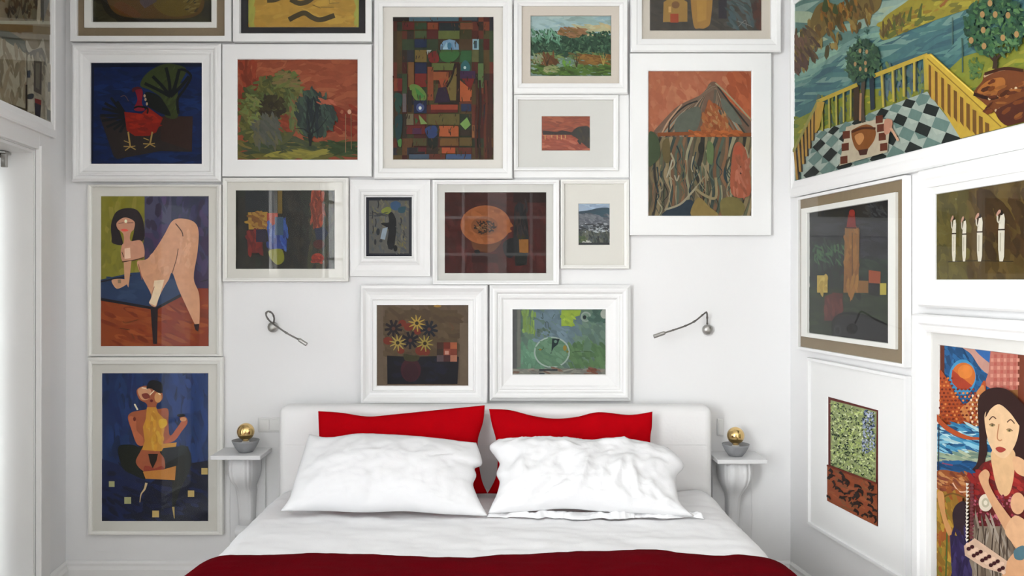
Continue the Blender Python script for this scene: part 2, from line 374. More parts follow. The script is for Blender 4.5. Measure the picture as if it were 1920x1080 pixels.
# ---- pillows: outline in the pillow's own plane, inflated on both sides
def resample(pts, n):
    c = catmull(pts, False, 8); d = [0]
    for a, b_ in zip(c, c[1:]): d.append(d[-1]+math.dist(a, b_))
    out = []; j = 0
    for k in range(n+1):
        t = d[-1]*k/n
        while j < len(c)-2 and d[j+1] < t: j += 1
        f = (t-d[j])/max(d[j+1]-d[j], 1e-9); f = min(max(f, 0), 1)
        out.append(tuple(a+(b_-a)*f for a, b_ in zip(c[j], c[j+1])))
    return out
def pillow(name, label, cat, group, y_top, z_top, y_bot, z_bot, top, right, bottom, left, T, m, amp, seed, back=1.0, creases=()):
    """top, bottom run left to right; left, right run top to bottom (points of the photograph, met by the pillow's plane)"""
    e = Vector((0, y_bot-y_top, z_bot-z_top)).normalized(); nn = Vector((0, e.z, -e.y))
    if nn.y > 0: nn = -nn
    p0 = Vector((0, y_top, z_top))
    def hit(q):
        d = Vector(((q[0]-PX)/F, 1, -(q[1]-PY)/F)); t = (p0-CAM).dot(nn)/d.dot(nn); return CAM+d*t
    N, K = 64, 44
    tp, bt, lf, rt = resample(top, N), resample(bottom, N), resample(left, K), resample(right, K)
    base = Vector((0, 0, 0)); vs, fs = [], []
    def S(i, j):
        u, v = i/N, j/K
        return tuple((1-v)*tp[i][c]+v*bt[i][c]+(1-u)*lf[j][c]+u*rt[j][c]-((1-u)*(1-v)*tp[0][c]+u*(1-v)*tp[N][c]+(1-u)*v*bt[0][c]+u*v*bt[N][c]) for c in (0, 1))
    cen = hit(S(N//2, K)); base = Vector((cen.x, y_bot, z_bot))
    for side in (1, -1):
        for j in range(K+1):
            for i in range(N+1):
                u, v = i/N, j/K; p = hit(S(i, j))
                fu = max(0, 1-abs(2*u-1)**3.0)**0.62; fv = max(0, 1-abs(2*v-1)**2.4)**0.58
                edge = min(u, 1-u, v, 1-v); k = min(1, edge/0.09)
                h = T*fu*fv*(1 if side > 0 else back)
                w = amp*(fbm(u*2.2, v*1.6, 2.4, seed+side)*0.9 - 1.5*abs(fbm(u*3.2+v*1.4, v*1.1-u*0.8, 2.1, seed+3)) + 0.9*(0.35+v)*abs(fbm(u*5.5+1.2*v, v*1.6, 2.2, seed+6)))*k
                rip = 0.006*math.sin(u*37+seed)*max(0, 1-abs(v-1)/0.08) if amp > 0.02 else 0
                for u0, v0, u1, v1, am, wd in creases if side > 0 else ():
                    du, dv_ = u1-u0, (v1-v0)*0.45; t = max(0, min(1, ((u-u0)*du+(v-v0)*0.45*dv_)/(du*du+dv_*dv_)))
                    d_ = math.hypot(u-u0-du*t, (v-v0)*0.45-dv_*t); w += am*math.sin(math.pi*(0.08+0.84*t))*math.exp(-(d_/wd)**2)*k
                q = p + nn*(side*(0.004+h)) + nn*((w if side > 0 else w*0.3)+rip)
                vs.append(q-base)
    W_ = N+1; off = W_*(K+1)
    for j in range(K):
        for i in range(N):
            k = j*W_+i; fs.append((k, k+W_, k+W_+1, k+1)); k += off; fs.append((k, k+1, k+W_+1, k+W_))
    rim = [i for i in range(N+1)]+[j*W_+N for j in range(1, K+1)]+[K*W_+i for i in range(N-1, -1, -1)]+[j*W_ for j in range(K-1, 0, -1)]
    for a, b_ in zip(rim, rim[1:]+rim[:1]): fs.append((a, b_, b_+off, a+off))
    o = mesh(name, vs, fs, m, None, True); o.location = base
    return tag(o, label, cat, group)
g = 'red pillows against the headboard'
pillow('red_pillow', 'crimson pillow on the left, leaning on the headboard with one raised corner', 'pillow', g, -0.245, 0.862, -0.335, 0.540,
    [(597, 771), (640, 774), (690, 781), (740, 777), (820, 769), (909, 760)], [(909, 760), (906, 790), (896, 825), (897, 860), (901, 890), (906, 908), (914, 925)],
    [(596, 926), (700, 927), (800, 927), (914, 925)], [(597, 771), (598, 800), (600, 860), (596, 926)], 0.050, M['red'], 0.006, 2.1)
pillow('red_pillow', 'crimson pillow on the right, sagging along its top edge', 'pillow', g, -0.245, 0.86, -0.335, 0.540,
    [(917, 767), (955, 769), (1000, 780), (1040, 785), (1080, 782), (1122, 773), (1180, 778), (1223, 772)], [(1223, 772), (1222, 800), (1219, 830), (1222, 925)],
    [(914, 925), (1000, 927), (1100, 927), (1222, 925)], [(917, 767), (922, 795), (930, 825), (933, 865), (930, 893), (923, 910), (914, 925)], 0.050, M['red'], 0.006, 5.7)
g = 'white pillows in front of the red ones'
pillow('white_pillow', 'plump white pillow with a smooth face, left of the gap', 'pillow', g, -0.395, 0.779, -0.625, 0.530,
    [(580, 815), (620, 822), (680, 816), (760, 820), (840, 826), (893, 831)],
    [(893, 831), (904, 868), (890, 878), (893, 892), (887, 908), (893, 927), (902, 946), (914, 967)],
    [(527, 958), (600, 957), (680, 960), (760, 958), (830, 963), (914, 967)], [(580, 815), (566, 860), (552, 905), (543, 935), (527, 958)], 0.088, M['linen'], 0.0085, 3.3, 0.30)
pillow('white_pillow', 'creased white pillow with rumpled lower hem, right of the gap', 'pillow', g, -0.395, 0.769, -0.63, 0.530,
    [(935, 824), (990, 823), (1060, 826), (1110, 829), (1160, 825), (1220, 833), (1252, 840)],
    [(1252, 840), (1282, 872), (1268, 892), (1268, 915), (1276, 945), (1300, 968)],
    [(916, 962), (990, 958), (1060, 953), (1130, 958), (1200, 962), (1300, 968)], [(935, 824), (918, 838), (928, 855), (937, 870), (931, 889), (937, 904), (932, 926), (922, 948), (916, 962)], 0.088, M['linen'], 0.016, 8.4, 0.30,
    [(.73, .36, .77, .97, .016, .014), (.71, .34, .63, .78, .015, .016), (.50, .48, .42, .88, .013, .014), (.52, .36, .46, .66, .010, .014), (.86, .62, .79, .96, .012, .014), (.68, .60, .72, .97, -.012, .014), (.58, .55, .54, .85, .010, .013), (.15, .1, .12, .9, .008, .02)])

def hem(parent, x0, x1, y, z, seed):
    """loose pillowcase hem lying in folds on the duvet"""
    N, K = 160, 10; vs, fs = [], []
    for j in range(K+1):
        v = j/K
        for i in range(N+1):
            u = i/N; f = fbm(u*7, 0.3, 1.6, seed); w = 0.040+0.035*fbm(u*5, 1.7, 1.5, seed+2)
            fold = 0.55*(0.5+0.5*math.sin(u*23+5*f+1.6*v))+0.6*abs(fbm(u*6+v, v*0.7, 1.3, seed+5))
            vs.append((x0+(x1-x0)*u+0.016*v*math.sin(u*17+seed), y-v*w, z+(0.020*math.sin(math.pi*min(1, v*1.05))*fold)+0.012*(1-v)))
    for j in range(K):
        for i in range(N): k = j*(N+1)+i; fs.append((k, k+N+1, k+N+2, k+1))
    o = mesh('hem', vs, fs, M['linen'], parent, True); o.location = -parent.location
    s = o.modifiers.new('cloth', 'SOLIDIFY'); s.thickness = 0.003
hem(bpy.data.objects['white_pillow.001'], -0.062, 0.715, -0.600, 0.5185, 4.0)

# ------------------------------------------------------------------ wall consoles with lamps
def corbel_body(wt, tail, parent):
    prof = [(-0.002, 0.132, 0.135), (-0.02, 0.138, 0.142), (-0.05, 0.140, 0.145), (-0.08, 0.136, 0.14), (-0.105, 0.124, 0.128), (-0.125, 0.105, 0.108), (-0.145, 0.088, 0.09), (-0.165, 0.077, 0.075), (-0.19, 0.072, 0.064), (-0.23, 0.070, 0.055), (-0.28, 0.066, 0.05), (-0.33, 0.06, 0.05)]
    n = 72; vs, fs = [], []
    for z, w, p in prof:
        w2 = w*wt if z > -0.15 else w*(tail*0.6+wt*0.4)
        for k in range(n+1):
            a = math.pi*k/n; c, s = math.cos(a), math.sin(a)
            x = 0.5*w2*(abs(c)**0.55)*(1 if c > 0 else -1); y = -p*(abs(s)**0.5)
            fl = 1+0.022*math.cos(k/n*math.pi*18)*(1 if z > -0.14 else 0.4)*s
            vs.append((x, y*fl, z))
    W_ = n+1
    for j in range(len(prof)-1):
        for i in range(n): k = j*W_+i; fs.append((k, k+W_, k+W_+1, k+1))
        fs.append((j*W_+n, (j+1)*W_+n, (j+1)*W_, j*W_))
    fs.append(tuple(range(W_))); fs.append(tuple((len(prof)-1)*W_+k for k in range(W_-1, -1, -1)))
    b_ = mesh('corbel', vs, fs, M['plaster'], parent, True)
    bm = bmesh.new()
    bmesh.ops.create_cone(bm, cap_ends=True, segments=24, radius1=0.030, radius2=0.030, depth=0.075, matrix=Matrix.Translation((0, -0.042, -0.345)) @ Matrix.Rotation(math.pi/2, 4, 'Y'))
    bmesh.ops.create_cone(bm, cap_ends=True, segments=20, radius1=0.015, radius2=0.015, depth=0.085, matrix=Matrix.Translation((0, -0.046, -0.345)) @ Matrix.Rotation(math.pi/2, 4, 'Y'))
    from_bm('scroll', bm, M['plaster'], b_, False)
    bm = bmesh.new(); add_box(bm, -0.088*wt, 0.088*wt, -0.012, -0.001, -0.40, -0.001, 0.003); from_bm('back_plate', bm, M['plaster'], parent)
def console(x, z, w, label, wt, tail, skew):
    t = thing('wall_console', label, 'wall shelf', (x, 0, z), 0, 'plaster consoles beside the bed')
    d = 0.185
    vs = [(-w/2, -0.001, 0), (w/2, -0.001, 0), (w/2+skew, -d, 0), (-w/2+skew, -d, 0)]
    vs = [(a, b_, c-0.018) for a, b_, c in vs]+vs
    me = bpy.data.meshes.new('shelf'); me.from_pydata(vs, [], [(0,1,2,3),(7,6,5,4),(4,5,1,0),(5,6,2,1),(6,7,3,2),(7,4,0,3)]); me.materials.append(M['plaster'])
    bm = bmesh.new(); bm.from_mesh(me); bmesh.ops.recalc_face_normals(bm, faces=bm.faces); bmesh.ops.bevel(bm, geom=list(bm.edges), offset=0.003, segments=2, affect='EDGES', profile=0.5); bm.to_mesh(me); bm.free()
    link(bpy.data.objects.new('shelf', me), t)
    corbel_body(wt, tail, t)
    for c in list(t.children):
        if c.name.startswith(('corbel', 'back_plate')): c.location.z = -0.0185
    return t
console(1.000, 0.638, 0.213, 'white plaster bracket shelf between the headboard and the right wall', 1.0, 0.8, 0.0)
console(-1.150, 0.655, 0.213, 'white plaster bracket shelf between the blue seated figure picture and the headboard', 0.9, 1.25, 0.0)
def table_lamp(x, y, z, label):
    t = thing('table_lamp', label, 'lamp', (x, y, z), 0, 'gold globe lamps on the bedside brackets')
    lathe('bowl', [(0.022, 0.0), (0.030, 0.002), (0.044, 0.020), (0.056, 0.044), (0.0585, 0.052), (0.055, 0.052), (0.040, 0.036), (0.02, 0.028)], M['concrete'], t, 40)
    lathe('socket', [(0.016, 0.029), (0.016, 0.044), (0.013, 0.048)], M['socket'], t, 24)
    b_ = lathe('bulb', [(0.0125, 0.0485)]+[(0.037*math.sin(a), 0.088-0.037*math.cos(a)) for a in [0.45+i*(2.62/18) for i in range(19)]], M['gold'], t, 40)
table_lamp((1380-PX)/F*3.69, -0.105, 0.6385, 'grey bowl lamp with a gold globe on the right bedside bracket')
table_lamp((460-PX)/F*3.69, -0.105, 0.6555, 'grey bowl lamp with a gold globe on the left bedside bracket')

# ------------------------------------------------------------------ reading lights and switches
def P3(x, y, h):
    s, z = BACK.px(x, y, h); return Vector((s, -h, z))
def reading_light(cx, cy, path, label):
    c = P3(cx, cy, 0.0); t = thing('wall_reading_light', label, 'wall light', c, 0, 'flexible reading lights over the bed')
    lathe('wall_mount', [(0.022, 0.001), (0.024, 0.006), (0.023, 0.016), (0.017, 0.024), (0.006, 0.027)], M['steel'], t, 32, 'y')
    pts = [P3(*q)-c for q in path]
    tube('flexible_arm', pts[:-1], lambda t_: 0.0036+0.0012*(math.sin(t_*46) > 0.86), M['darksteel'], t, 10, 8)
    a, b_ = pts[-2], pts[-1]; d = (b_-a).normalized()
    tube('lamp_head', [a-d*0.004, a, a+d*0.004, a+(b_-a)*0.5, b_], lambda t_: 0.0052+0.0034*min(1, t_*2.2), M['steel'], t, 16, 6)
reading_light(513, 613, [(513, 606, 0.022), (514, 596, 0.04), (510, 587, 0.055), (502, 584, 0.065), (499, 591, 0.075), (506, 602, 0.085), (522, 614, 0.10), (540, 626, 0.11), (561, 637, 0.115), (575, 646, 0.118)],
    'bent metal reading light on the bare wall left of the flower vase picture')
reading_light(1326, 618, [(1326, 608, 0.022), (1326, 598, 0.035), (1325, 586, 0.05), (1318, 590, 0.065), (1303, 602, 0.08), (1285, 611, 0.095), (1262, 619, 0.105), (1246, 624, 0.11), (1226, 631, 0.115)],
    'slim metal reading light reaching left from a round mount, above the right bracket')
def switch(x0, x1, y0, y1, label, n):
    a, b_ = P3(x0, y1, 0.008), P3(x1, y0, 0.008); c = ((a.x+b_.x)/2, 0, a.z); w, h = b_.x-a.x, b_.z-a.z
    t = thing('light_switch', label, 'switch', c, 0, None)
    bm = bmesh.new(); add_box(bm, -w/2, w/2, -0.009, -0.001, 0, h, 0.002); from_bm('cover_plate', bm, M['plastic'], t)
    for k in range(n):
        q0 = -w/2+0.006+(w-0.012)*k/n; q1 = q0+(w-0.012)/n-0.002
        bm = bmesh.new(); add_box(bm, q0, q1, -0.012, -0.0085, 0.008, h-0.008, 0.001); from_bm('rocker', bm, M['plastic'], t)
switch(1345, 1357, 785, 817, 'narrow white switch plate right of the headboard, beside the gold lamp', 1)
switch(484, 528, 783, 810, 'white switch plate left of the headboard, partly behind its edge', 2)

# ------------------------------------------------------------------ framed pictures
class Art:
    """a painted sheet: flat brush marks laid one over another in the plane of the picture"""
    def __init__(s, W, h, rect, sc, zb, crop=(0, 0, 1.0), gain=1.0):
        s.W, s.h, s.rect, s.sc, s.zb, s.crop, s.gain = W, h, rect, sc, zb, crop, gain
        s.v, s.f, s.c, s.z = [], [], [], 0.0
        s.rnd = random.Random(int(rect[0]*1000) % 997)
    def at(s, p):
        x0, y0, k = s.crop; return s.W.px(x0+p[0]/k, y0+p[1]/k, s.h)
    def _clip(s, pts):
        a0, z0, a1, z1 = s.rect
        for ax, lim, sg in ((0, a0, 1), (0, a1, -1), (1, z0, 1), (1, z1, -1)):
            out = []
            for i, p in enumerate(pts):
                q = pts[i-1]; ip, iq = sg*(p[ax]-lim) >= 0, sg*(q[ax]-lim) >= 0
                if ip != iq:
                    t = (lim-q[ax])/(p[ax]-q[ax]); out.append((q[0]+(p[0]-q[0])*t, q[1]+(p[1]-q[1])*t))
                if ip: out.append(p)
            pts = out
            if len(pts) < 3: return []
        return pts
    def raw(s, pts, color, step=4e-5):
        pts = s._clip(pts)
        if len(pts) < 3: return
        A = sum(p[0]*q[1]-q[0]*p[1] for p, q in zip(pts, pts[1:]+pts[:1]))
        if abs(A) < 1e-8: return
        if A < 0: pts = pts[::-1]
        b_ = len(s.v); s.z += step
        s.v += [(p[0]-s.sc, -(s.h+s.z), p[1]-s.zb) for p in pts]
        s.f.append(tuple(range(b_, b_+len(pts)))); s.c.append(color if not isinstance(color, str) else hexc(color, s.gain))
    def fill(s, color):
        a0, z0, a1, z1 = s.rect; s.raw([(a0, z0), (a1, z0), (a1, z1), (a0, z1)], color)
    def poly(s, color, *pts, smooth=False):
        pts = catmull(list(pts), True, 5) if smooth else list(pts)
        s.raw([s.at(p) for p in pts], color)
    def blob(s, color, *pts): s.poly(color, *pts, smooth=True)
    def ell(s, color, cx, cy, rx, ry, rot=0, n=28):
        c, q = math.cos(rot), math.sin(rot)
        s.raw([s.at((cx+rx*math.cos(a)*c-ry*math.sin(a)*q, cy+rx*math.cos(a)*q+ry*math.sin(a)*c)) for a in [2*math.pi*k/n for k in range(n)]], color)
    def rect_(s, color, x0, y0, x1, y1): s.poly(color, (x0, y0), (x1, y0), (x1, y1), (x0, y1))
    def line(s, color, w, *pts, smooth=True, taper=False):
        P = catmull(list(pts), False, 5) if smooth and len(pts) > 2 else list(pts)
        L, R = [], []
        for i, p in enumerate(P):
            a, b_ = P[max(i-1, 0)], P[min(i+1, len(P)-1)]; dx, dy = b_[0]-a[0], b_[1]-a[1]; d = math.hypot(dx, dy) or 1
            ww = w/2*(1-0.75*i/(len(P)-1) if taper else 1); L.append((p[0]-dy/d*ww, p[1]+dx/d*ww)); R.append((p[0]+dy/d*ww, p[1]-dx/d*ww))
        for i in range(len(P)-1):
            s.raw([s.at(q) for q in (L[i], L[i+1], R[i+1], R[i])], color, 4e-5 if i == 0 else 2e-6)
    def dabs(s, n, x0, y0, x1, y1, ln, wd, ang, colors, jit=0.15, inside=None, spread=0.4):
        """n loose brush strokes"""
        for _ in range(n):
            x, y = s.rnd.uniform(x0, x1), s.rnd.uniform(y0, y1)
            if inside and not inside(x, y): continue
            a = ang+s.rnd.uniform(-spread, spread); l, w = ln*s.rnd.uniform(0.5, 1.3)/2, wd*s.rnd.uniform(0.6, 1.3)/2
            c = s.rnd.choice(colors); g = s.gain*(1+s.rnd.uniform(-jit, jit)); cc = hexc(c, g)
            ca, sa = math.cos(a), math.sin(a)
            P = [(-l, -w*0.3), (-l*0.6, -w), (l*0.5, -w*0.9), (l, 0), (l*0.5, w), (-l*0.7, w*0.8)]
            s.raw([s.at((x+px_*ca-py_*sa, y+px_*sa+py_*ca)) for px_, py_ in P], cc, 5e-6)
    def build(s, parent, name='painting'):
        me = bpy.data.meshes.new(name); me.from_pydata(s.v, [], s.f); me.materials.append(M['paint'])
        at_ = me.attributes.new('pigment', 'FLOAT_COLOR', 'FACE')
        for i, c in enumerate(s.c): at_.data[i].color = (*c, 1)
        return link(bpy.data.objects.new(name, me), parent)
def ell_in(cx, cy, rx, ry): return lambda x, y: ((x-cx)/rx)**2+((y-cy)/ry)**2 < 1

def rect_px(W, h, r):
    """r = (x0, y0, x1, y1) on the fronting wall, or four corner points TL TR BR BL on a side wall"""
    if len(r) == 4 and not isinstance(r[0], (tuple, list)):
        a, zt_ = W.px(r[0], r[1], h); b_, zb_ = W.px(r[2], r[3], h); return [a, zb_, b_, zt_]
    q = [W.px(*p, h) for p in r]
    return [(q[0][0]+q[3][0])/2, (q[2][1]+q[3][1])/2, (q[1][0]+q[2][0])/2, (q[0][1]+q[1][1])/2]
def lerp_r(a, b_, t): return [p+(q-p)*t for p, q in zip(a, b_)]
def ring(name, loops, m, parent, sc, zb):
    """loops: (rect, h) from the outside in; consecutive rectangles are joined"""
    vs, fs = [], []
    for r, h in loops:
        a0, z0, a1, z1 = r; vs += [(a-sc, -h, z-zb) for a, z in ((a0, z0), (a1, z0), (a1, z1), (a0, z1))]
    for i in range(len(loops)-1):
        for k in range(4):
            a, b_ = i*4+k, i*4+(k+1) % 4; fs.append((a, b_, b_+4, a+4))
    o = mesh(name, vs, fs, m, parent)
    return o
PROF = {
 'flat':    [(0, .0), (0, .96), (.03, 1), (.94, 1), (1, .93), (1, .35)],
 'lip':     [(0, .0), (0, .85), (.10, 1), (.50, 1), (.62, .9), (.90, .82), (1, .78), (1, .3)],
 'step':    [(0, .0), (0, .72), (.06, .80), (.14, .98), (.22, 1), (.30, .94), (.36, .72), (.42, .70), (.46, .78), (.52, .76), (.60, .58), (.94, .48), (1, .52), (1, .25)],
 'scoop':   [(0, .0), (0, .40), (.10, .46), (.30, .58), (.55, .66), (.66, .78), (.74, .95), (.82, 1), (.90, .92), (.94, .62), (1, .56), (1, .3)],
 'cove':    [(0, .0), (0, .90), (.05, 1), (.16, 1), (.22, .90), (.34, .70), (.50, .56), (.62, .52), (.66, .60), (.72, .60), (.76, .46), (.96, .42), (1, .46), (1, .25)],
}
def picture(W, label, frame, inner, prof, H, art, mats=(), crop=(0, 0, 1), gain=1.0, paint=None, glass=True, fm='frame', art_h=None, name='framed_painting', cat='painting', base=None, artname='painting'):
    """frame, inner, art: pixel rectangles on the wall; mats: (outer, hole, height, material, name)"""
    fo, fi = rect_px(W, H*0.9, frame), rect_px(W, H*0.6, inner)
    sc, zb = (fo[0]+fo[2])/2, fo[1]
    t = thing(name, label, cat, W.w(sc, 0, zb), W.ang, 'framed pictures hung close together')
    P = PROF[prof]
    ring('frame', [(lerp_r(fo, fi, f), max(0.003, h*H)) for f, h in P], M[fm], t, sc, zb)
    if base:
        r = rect_px(W, 0.010, base); ring('backing_frame', [(r, 0.001), (r, 0.011), (fo, 0.012)], M['frame'], t, sc, zb)
    ah = art_h if art_h else H*0.22
    for k, (mo, mi, mh, mm, mn) in enumerate(mats):
        ro, ri = rect_px(W, mh, mo), rect_px(W, mh, mi); bev = 0.0016
        r2 = [ri[0]-bev, ri[1]-bev, ri[2]+bev, ri[3]+bev]
        lo = [(ro, mh-0.002 if mn == 'mount' else ah*0.8), (ro, mh), (r2, mh), (ri, mh-0.0025), (ri, ah*0.7)]
        ring(mn, lo, M[mm], t, sc, zb)
    ra = rect_px(W, ah, art)
    a = Art(W, ah, ra, sc, zb, crop, gain); paint(a); a.build(t, artname)
    if glass:
        gh = max([m_[2] for m_ in mats]+[ah+0.003])+0.002; e = 0.001
        r = [fi[0]+e, fi[1]+e, fi[2]-e, fi[3]-e]
        vs = [(r[0]-sc, -gh, r[1]-zb), (r[2]-sc, -gh, r[1]-zb), (r[2]-sc, -gh, r[3]-zb), (r[0]-sc, -gh, r[3]-zb)]
        mesh('glass', vs, [(0, 1, 2, 3)], M['glass'], t)
    return t

GL = 1.25        # pigments on the dimmer left side, judged against the white beside them

def p_pear(a):
    a.fill('221f12')
    a.dabs(150, 500, -60, 1200, 130, 160, 40, 0.1, ['2a2714', '1f1d10', '2f2c1a'])
    a.blob('171309', (560, -60), (590, 60), (660, 110), (800, 125), (960, 118), (900, 60), (700, 20), (640, -60))
    a.blob('4a320c', (600, -80), (610, 20), (660, 80), (760, 102), (900, 106), (1050, 104), (1130, 70), (1150, 0), (1120, -80), (800, -100))
    a.blob('54430f', (860, 20), (930, 84), (1020, 92), (1110, 60), (1120, -60), (900, -70))
    a.poly('45393c', (770, -80), (790, 20), (815, 48), (880, 10), (900, -80))
    a.blob('523010', (640, 40), (700, 85), (790, 96), (760, 50), (680, 10))
    a.dabs(22, 1040, 0, 1110, 70, 30, 8, -0.5, ['2b220e', '6a5a2c'])
picture(BACK, 'white framed abstract of a yellow-brown rounded form, above the red bird picture', (132, -190, 434, 77.5), (146, -178, 422.5, 68.5), 'flat', 0.034, (172, -150, 396, 41),
    [((145, -180, 424, 70), (158, -165, 406, 52), 0.016, 'mat_tan', 'mount'), ((158, -165, 406, 52), (172, -150, 396, 41), 0.022, 'cream_frame', 'fillet')], (0, 0, 3), 1.15, p_pear, art_h=0.008)

def p_script(a):
    a.fill('9c782e')
    a.dabs(160, 200, -40, 870, 165, 140, 34, 0.05, ['9f7b30', '99752c', 'a48234', '96742c'], 0.05)
    a.dabs(10, 205, -40, 240, 165, 150, 24, 1.57, ['8b8a3c'], 0.05); a.dabs(8, 840, -40, 868, 165, 150, 20, 1.57, ['8e8f40'], 0.05)
    a.line('3a3019', 30, (450, 118), (500, 92), (545, 78), (590, 105), (640, 118), (722, 92), smooth=True)
    a.line('3a3019', 26, (320, 4), (370, 0), (420, -24)); a.line('3a3019', 30, (460, -4), (510, 20), (560, 10), (600, -20))
    a.line('4a3e20', 3, (640, 44), (720, 44)); a.line('4a3e20', 3, (690, 0), (690, 20), (750, 18), smooth=False); a.line('4a3e20', 3, (590, 30), (630, 45), (640, 50))
    a.poly('3a3019', (450, 100), (470, 130), (480, 90))
picture(BACK, 'white framed ochre abstract with dark wavy strokes and a black border', (437, -190, 697, 78), (451, -178, 686, 64), 'flat', 0.040, (465, -150, 673, 51),
    [((450, -180, 687, 65), (465, -150, 673, 51), 0.016, 'mat_black', 'mount')], (400, 0, 3.175), 1.3, p_script, art_h=0.010)

def p_bird(a):
    a.fill('0b1b42')
    a.dabs(330, 510, 355, 1135, 920, 130, 26, 0.05, ['0a1c44', '091838', '0b204a', '0a1a3e', '0d2450'], 0.1)
    a.poly('0a1226', (510, 355), (1135, 355), (1135, 375), (530, 380), (525, 900), (510, 920))
    a.poly('231d1b', (560, 650), (640, 880), (660, 895), (905, 850), (1080, 855), (1085, 655), (900, 655), (700, 690))
    a.poly('2b1c17', (905, 655), (1085, 655), (1080, 850), (905, 790))
    for q in ((575, 610, 700, 640), (590, 580, 700, 640), (625, 550, 700, 650), (575, 680, 700, 660), (600, 715, 705, 670), (640, 730, 705, 680), (675, 745, 708, 690), (660, 570, 705, 640), (565, 650, 700, 650)):
        a.line('0c0f13', 15, (q[2], q[3]), (q[0], q[1]), taper=False)
    a.blob('2c3518', (790, 480), (830, 410), (920, 362), (1000, 366), (1050, 395), (1010, 480), (1000, 560), (1000, 660), (930, 655), (915, 560), (850, 510))
    a.dabs(70, 800, 370, 1040, 660, 40, 10, -1.0, ['323c1b', '283016', '37401f'], 0.1, lambda x, y: ell_in(930, 450, 100, 80)(x, y) or (925 < x < 995 and 520 < y < 650))
    for x0, y0 in ((815, 470), (860, 430), (935, 380), (1010, 390), (1065, 430)):
        a.line('0a0d10', 18, (960, 545), ((960+x0)/2+6, (545+y0)/2), (x0, y0))
    a.line('0a0d10', 14, (1005, 640), (1000, 560), (1040, 500), (1075, 425), (1010, 395), (985, 510))
    a.blob('0d110e', (820, 520), (900, 545), (960, 640), (940, 650), (870, 620), (830, 590))
    a.poly('74160a', (700, 630), (800, 640), (835, 605), (918, 665), (880, 745), (840, 765), (760, 765), (715, 735))
    a.dabs(60, 710, 630, 905, 760, 60, 16, 0.1, ['7c190b', '70150a', '841d0c', '661208'], 0.08, ell_in(810, 690, 80, 55))
    a.blob('6d1020', (760, 500), (790, 495), (805, 520), (800, 580), (815, 620), (770, 625), (755, 610), (775, 560))
    a.blob('3a0d14', (750, 520), (745, 500), (775, 488), (800, 500), (770, 505)); a.line('0d0b0c', 10, (755, 610), (780, 600), (830, 610), (830, 640))
    for p in ((820, 560), (828, 585), (815, 540)): a.ell('a08a70', p[0], p[1], 6, 9)
    a.line('4d3a3a', 4, (680, 545), (705, 540), (725, 570))
    for x, y in ((735, 830), (845, 815)):
        a.line('8e7440', 9, (x-12 if x < 800 else x+14, 742), (x, y), smooth=False)
        for dx, dy in ((-38, -6), (-30, 18), (30, 12), (28, -8)): a.line('8e7440', 6, (x, y-4), (x+dx, y+dy), smooth=False)
        a.line('8e7440', 5, (x-36, y-38), (x-6, y-26), smooth=False)
picture(BACK, 'white stepped frame around a red bird on dark blue', (132, 80.5, 413, 340), (169, 117, 378, 307), 'step', 0.040, (168, 116, 379, 308), (), (0, 0, 3), 1.1, p_bird, glass=False, art_h=0.012)

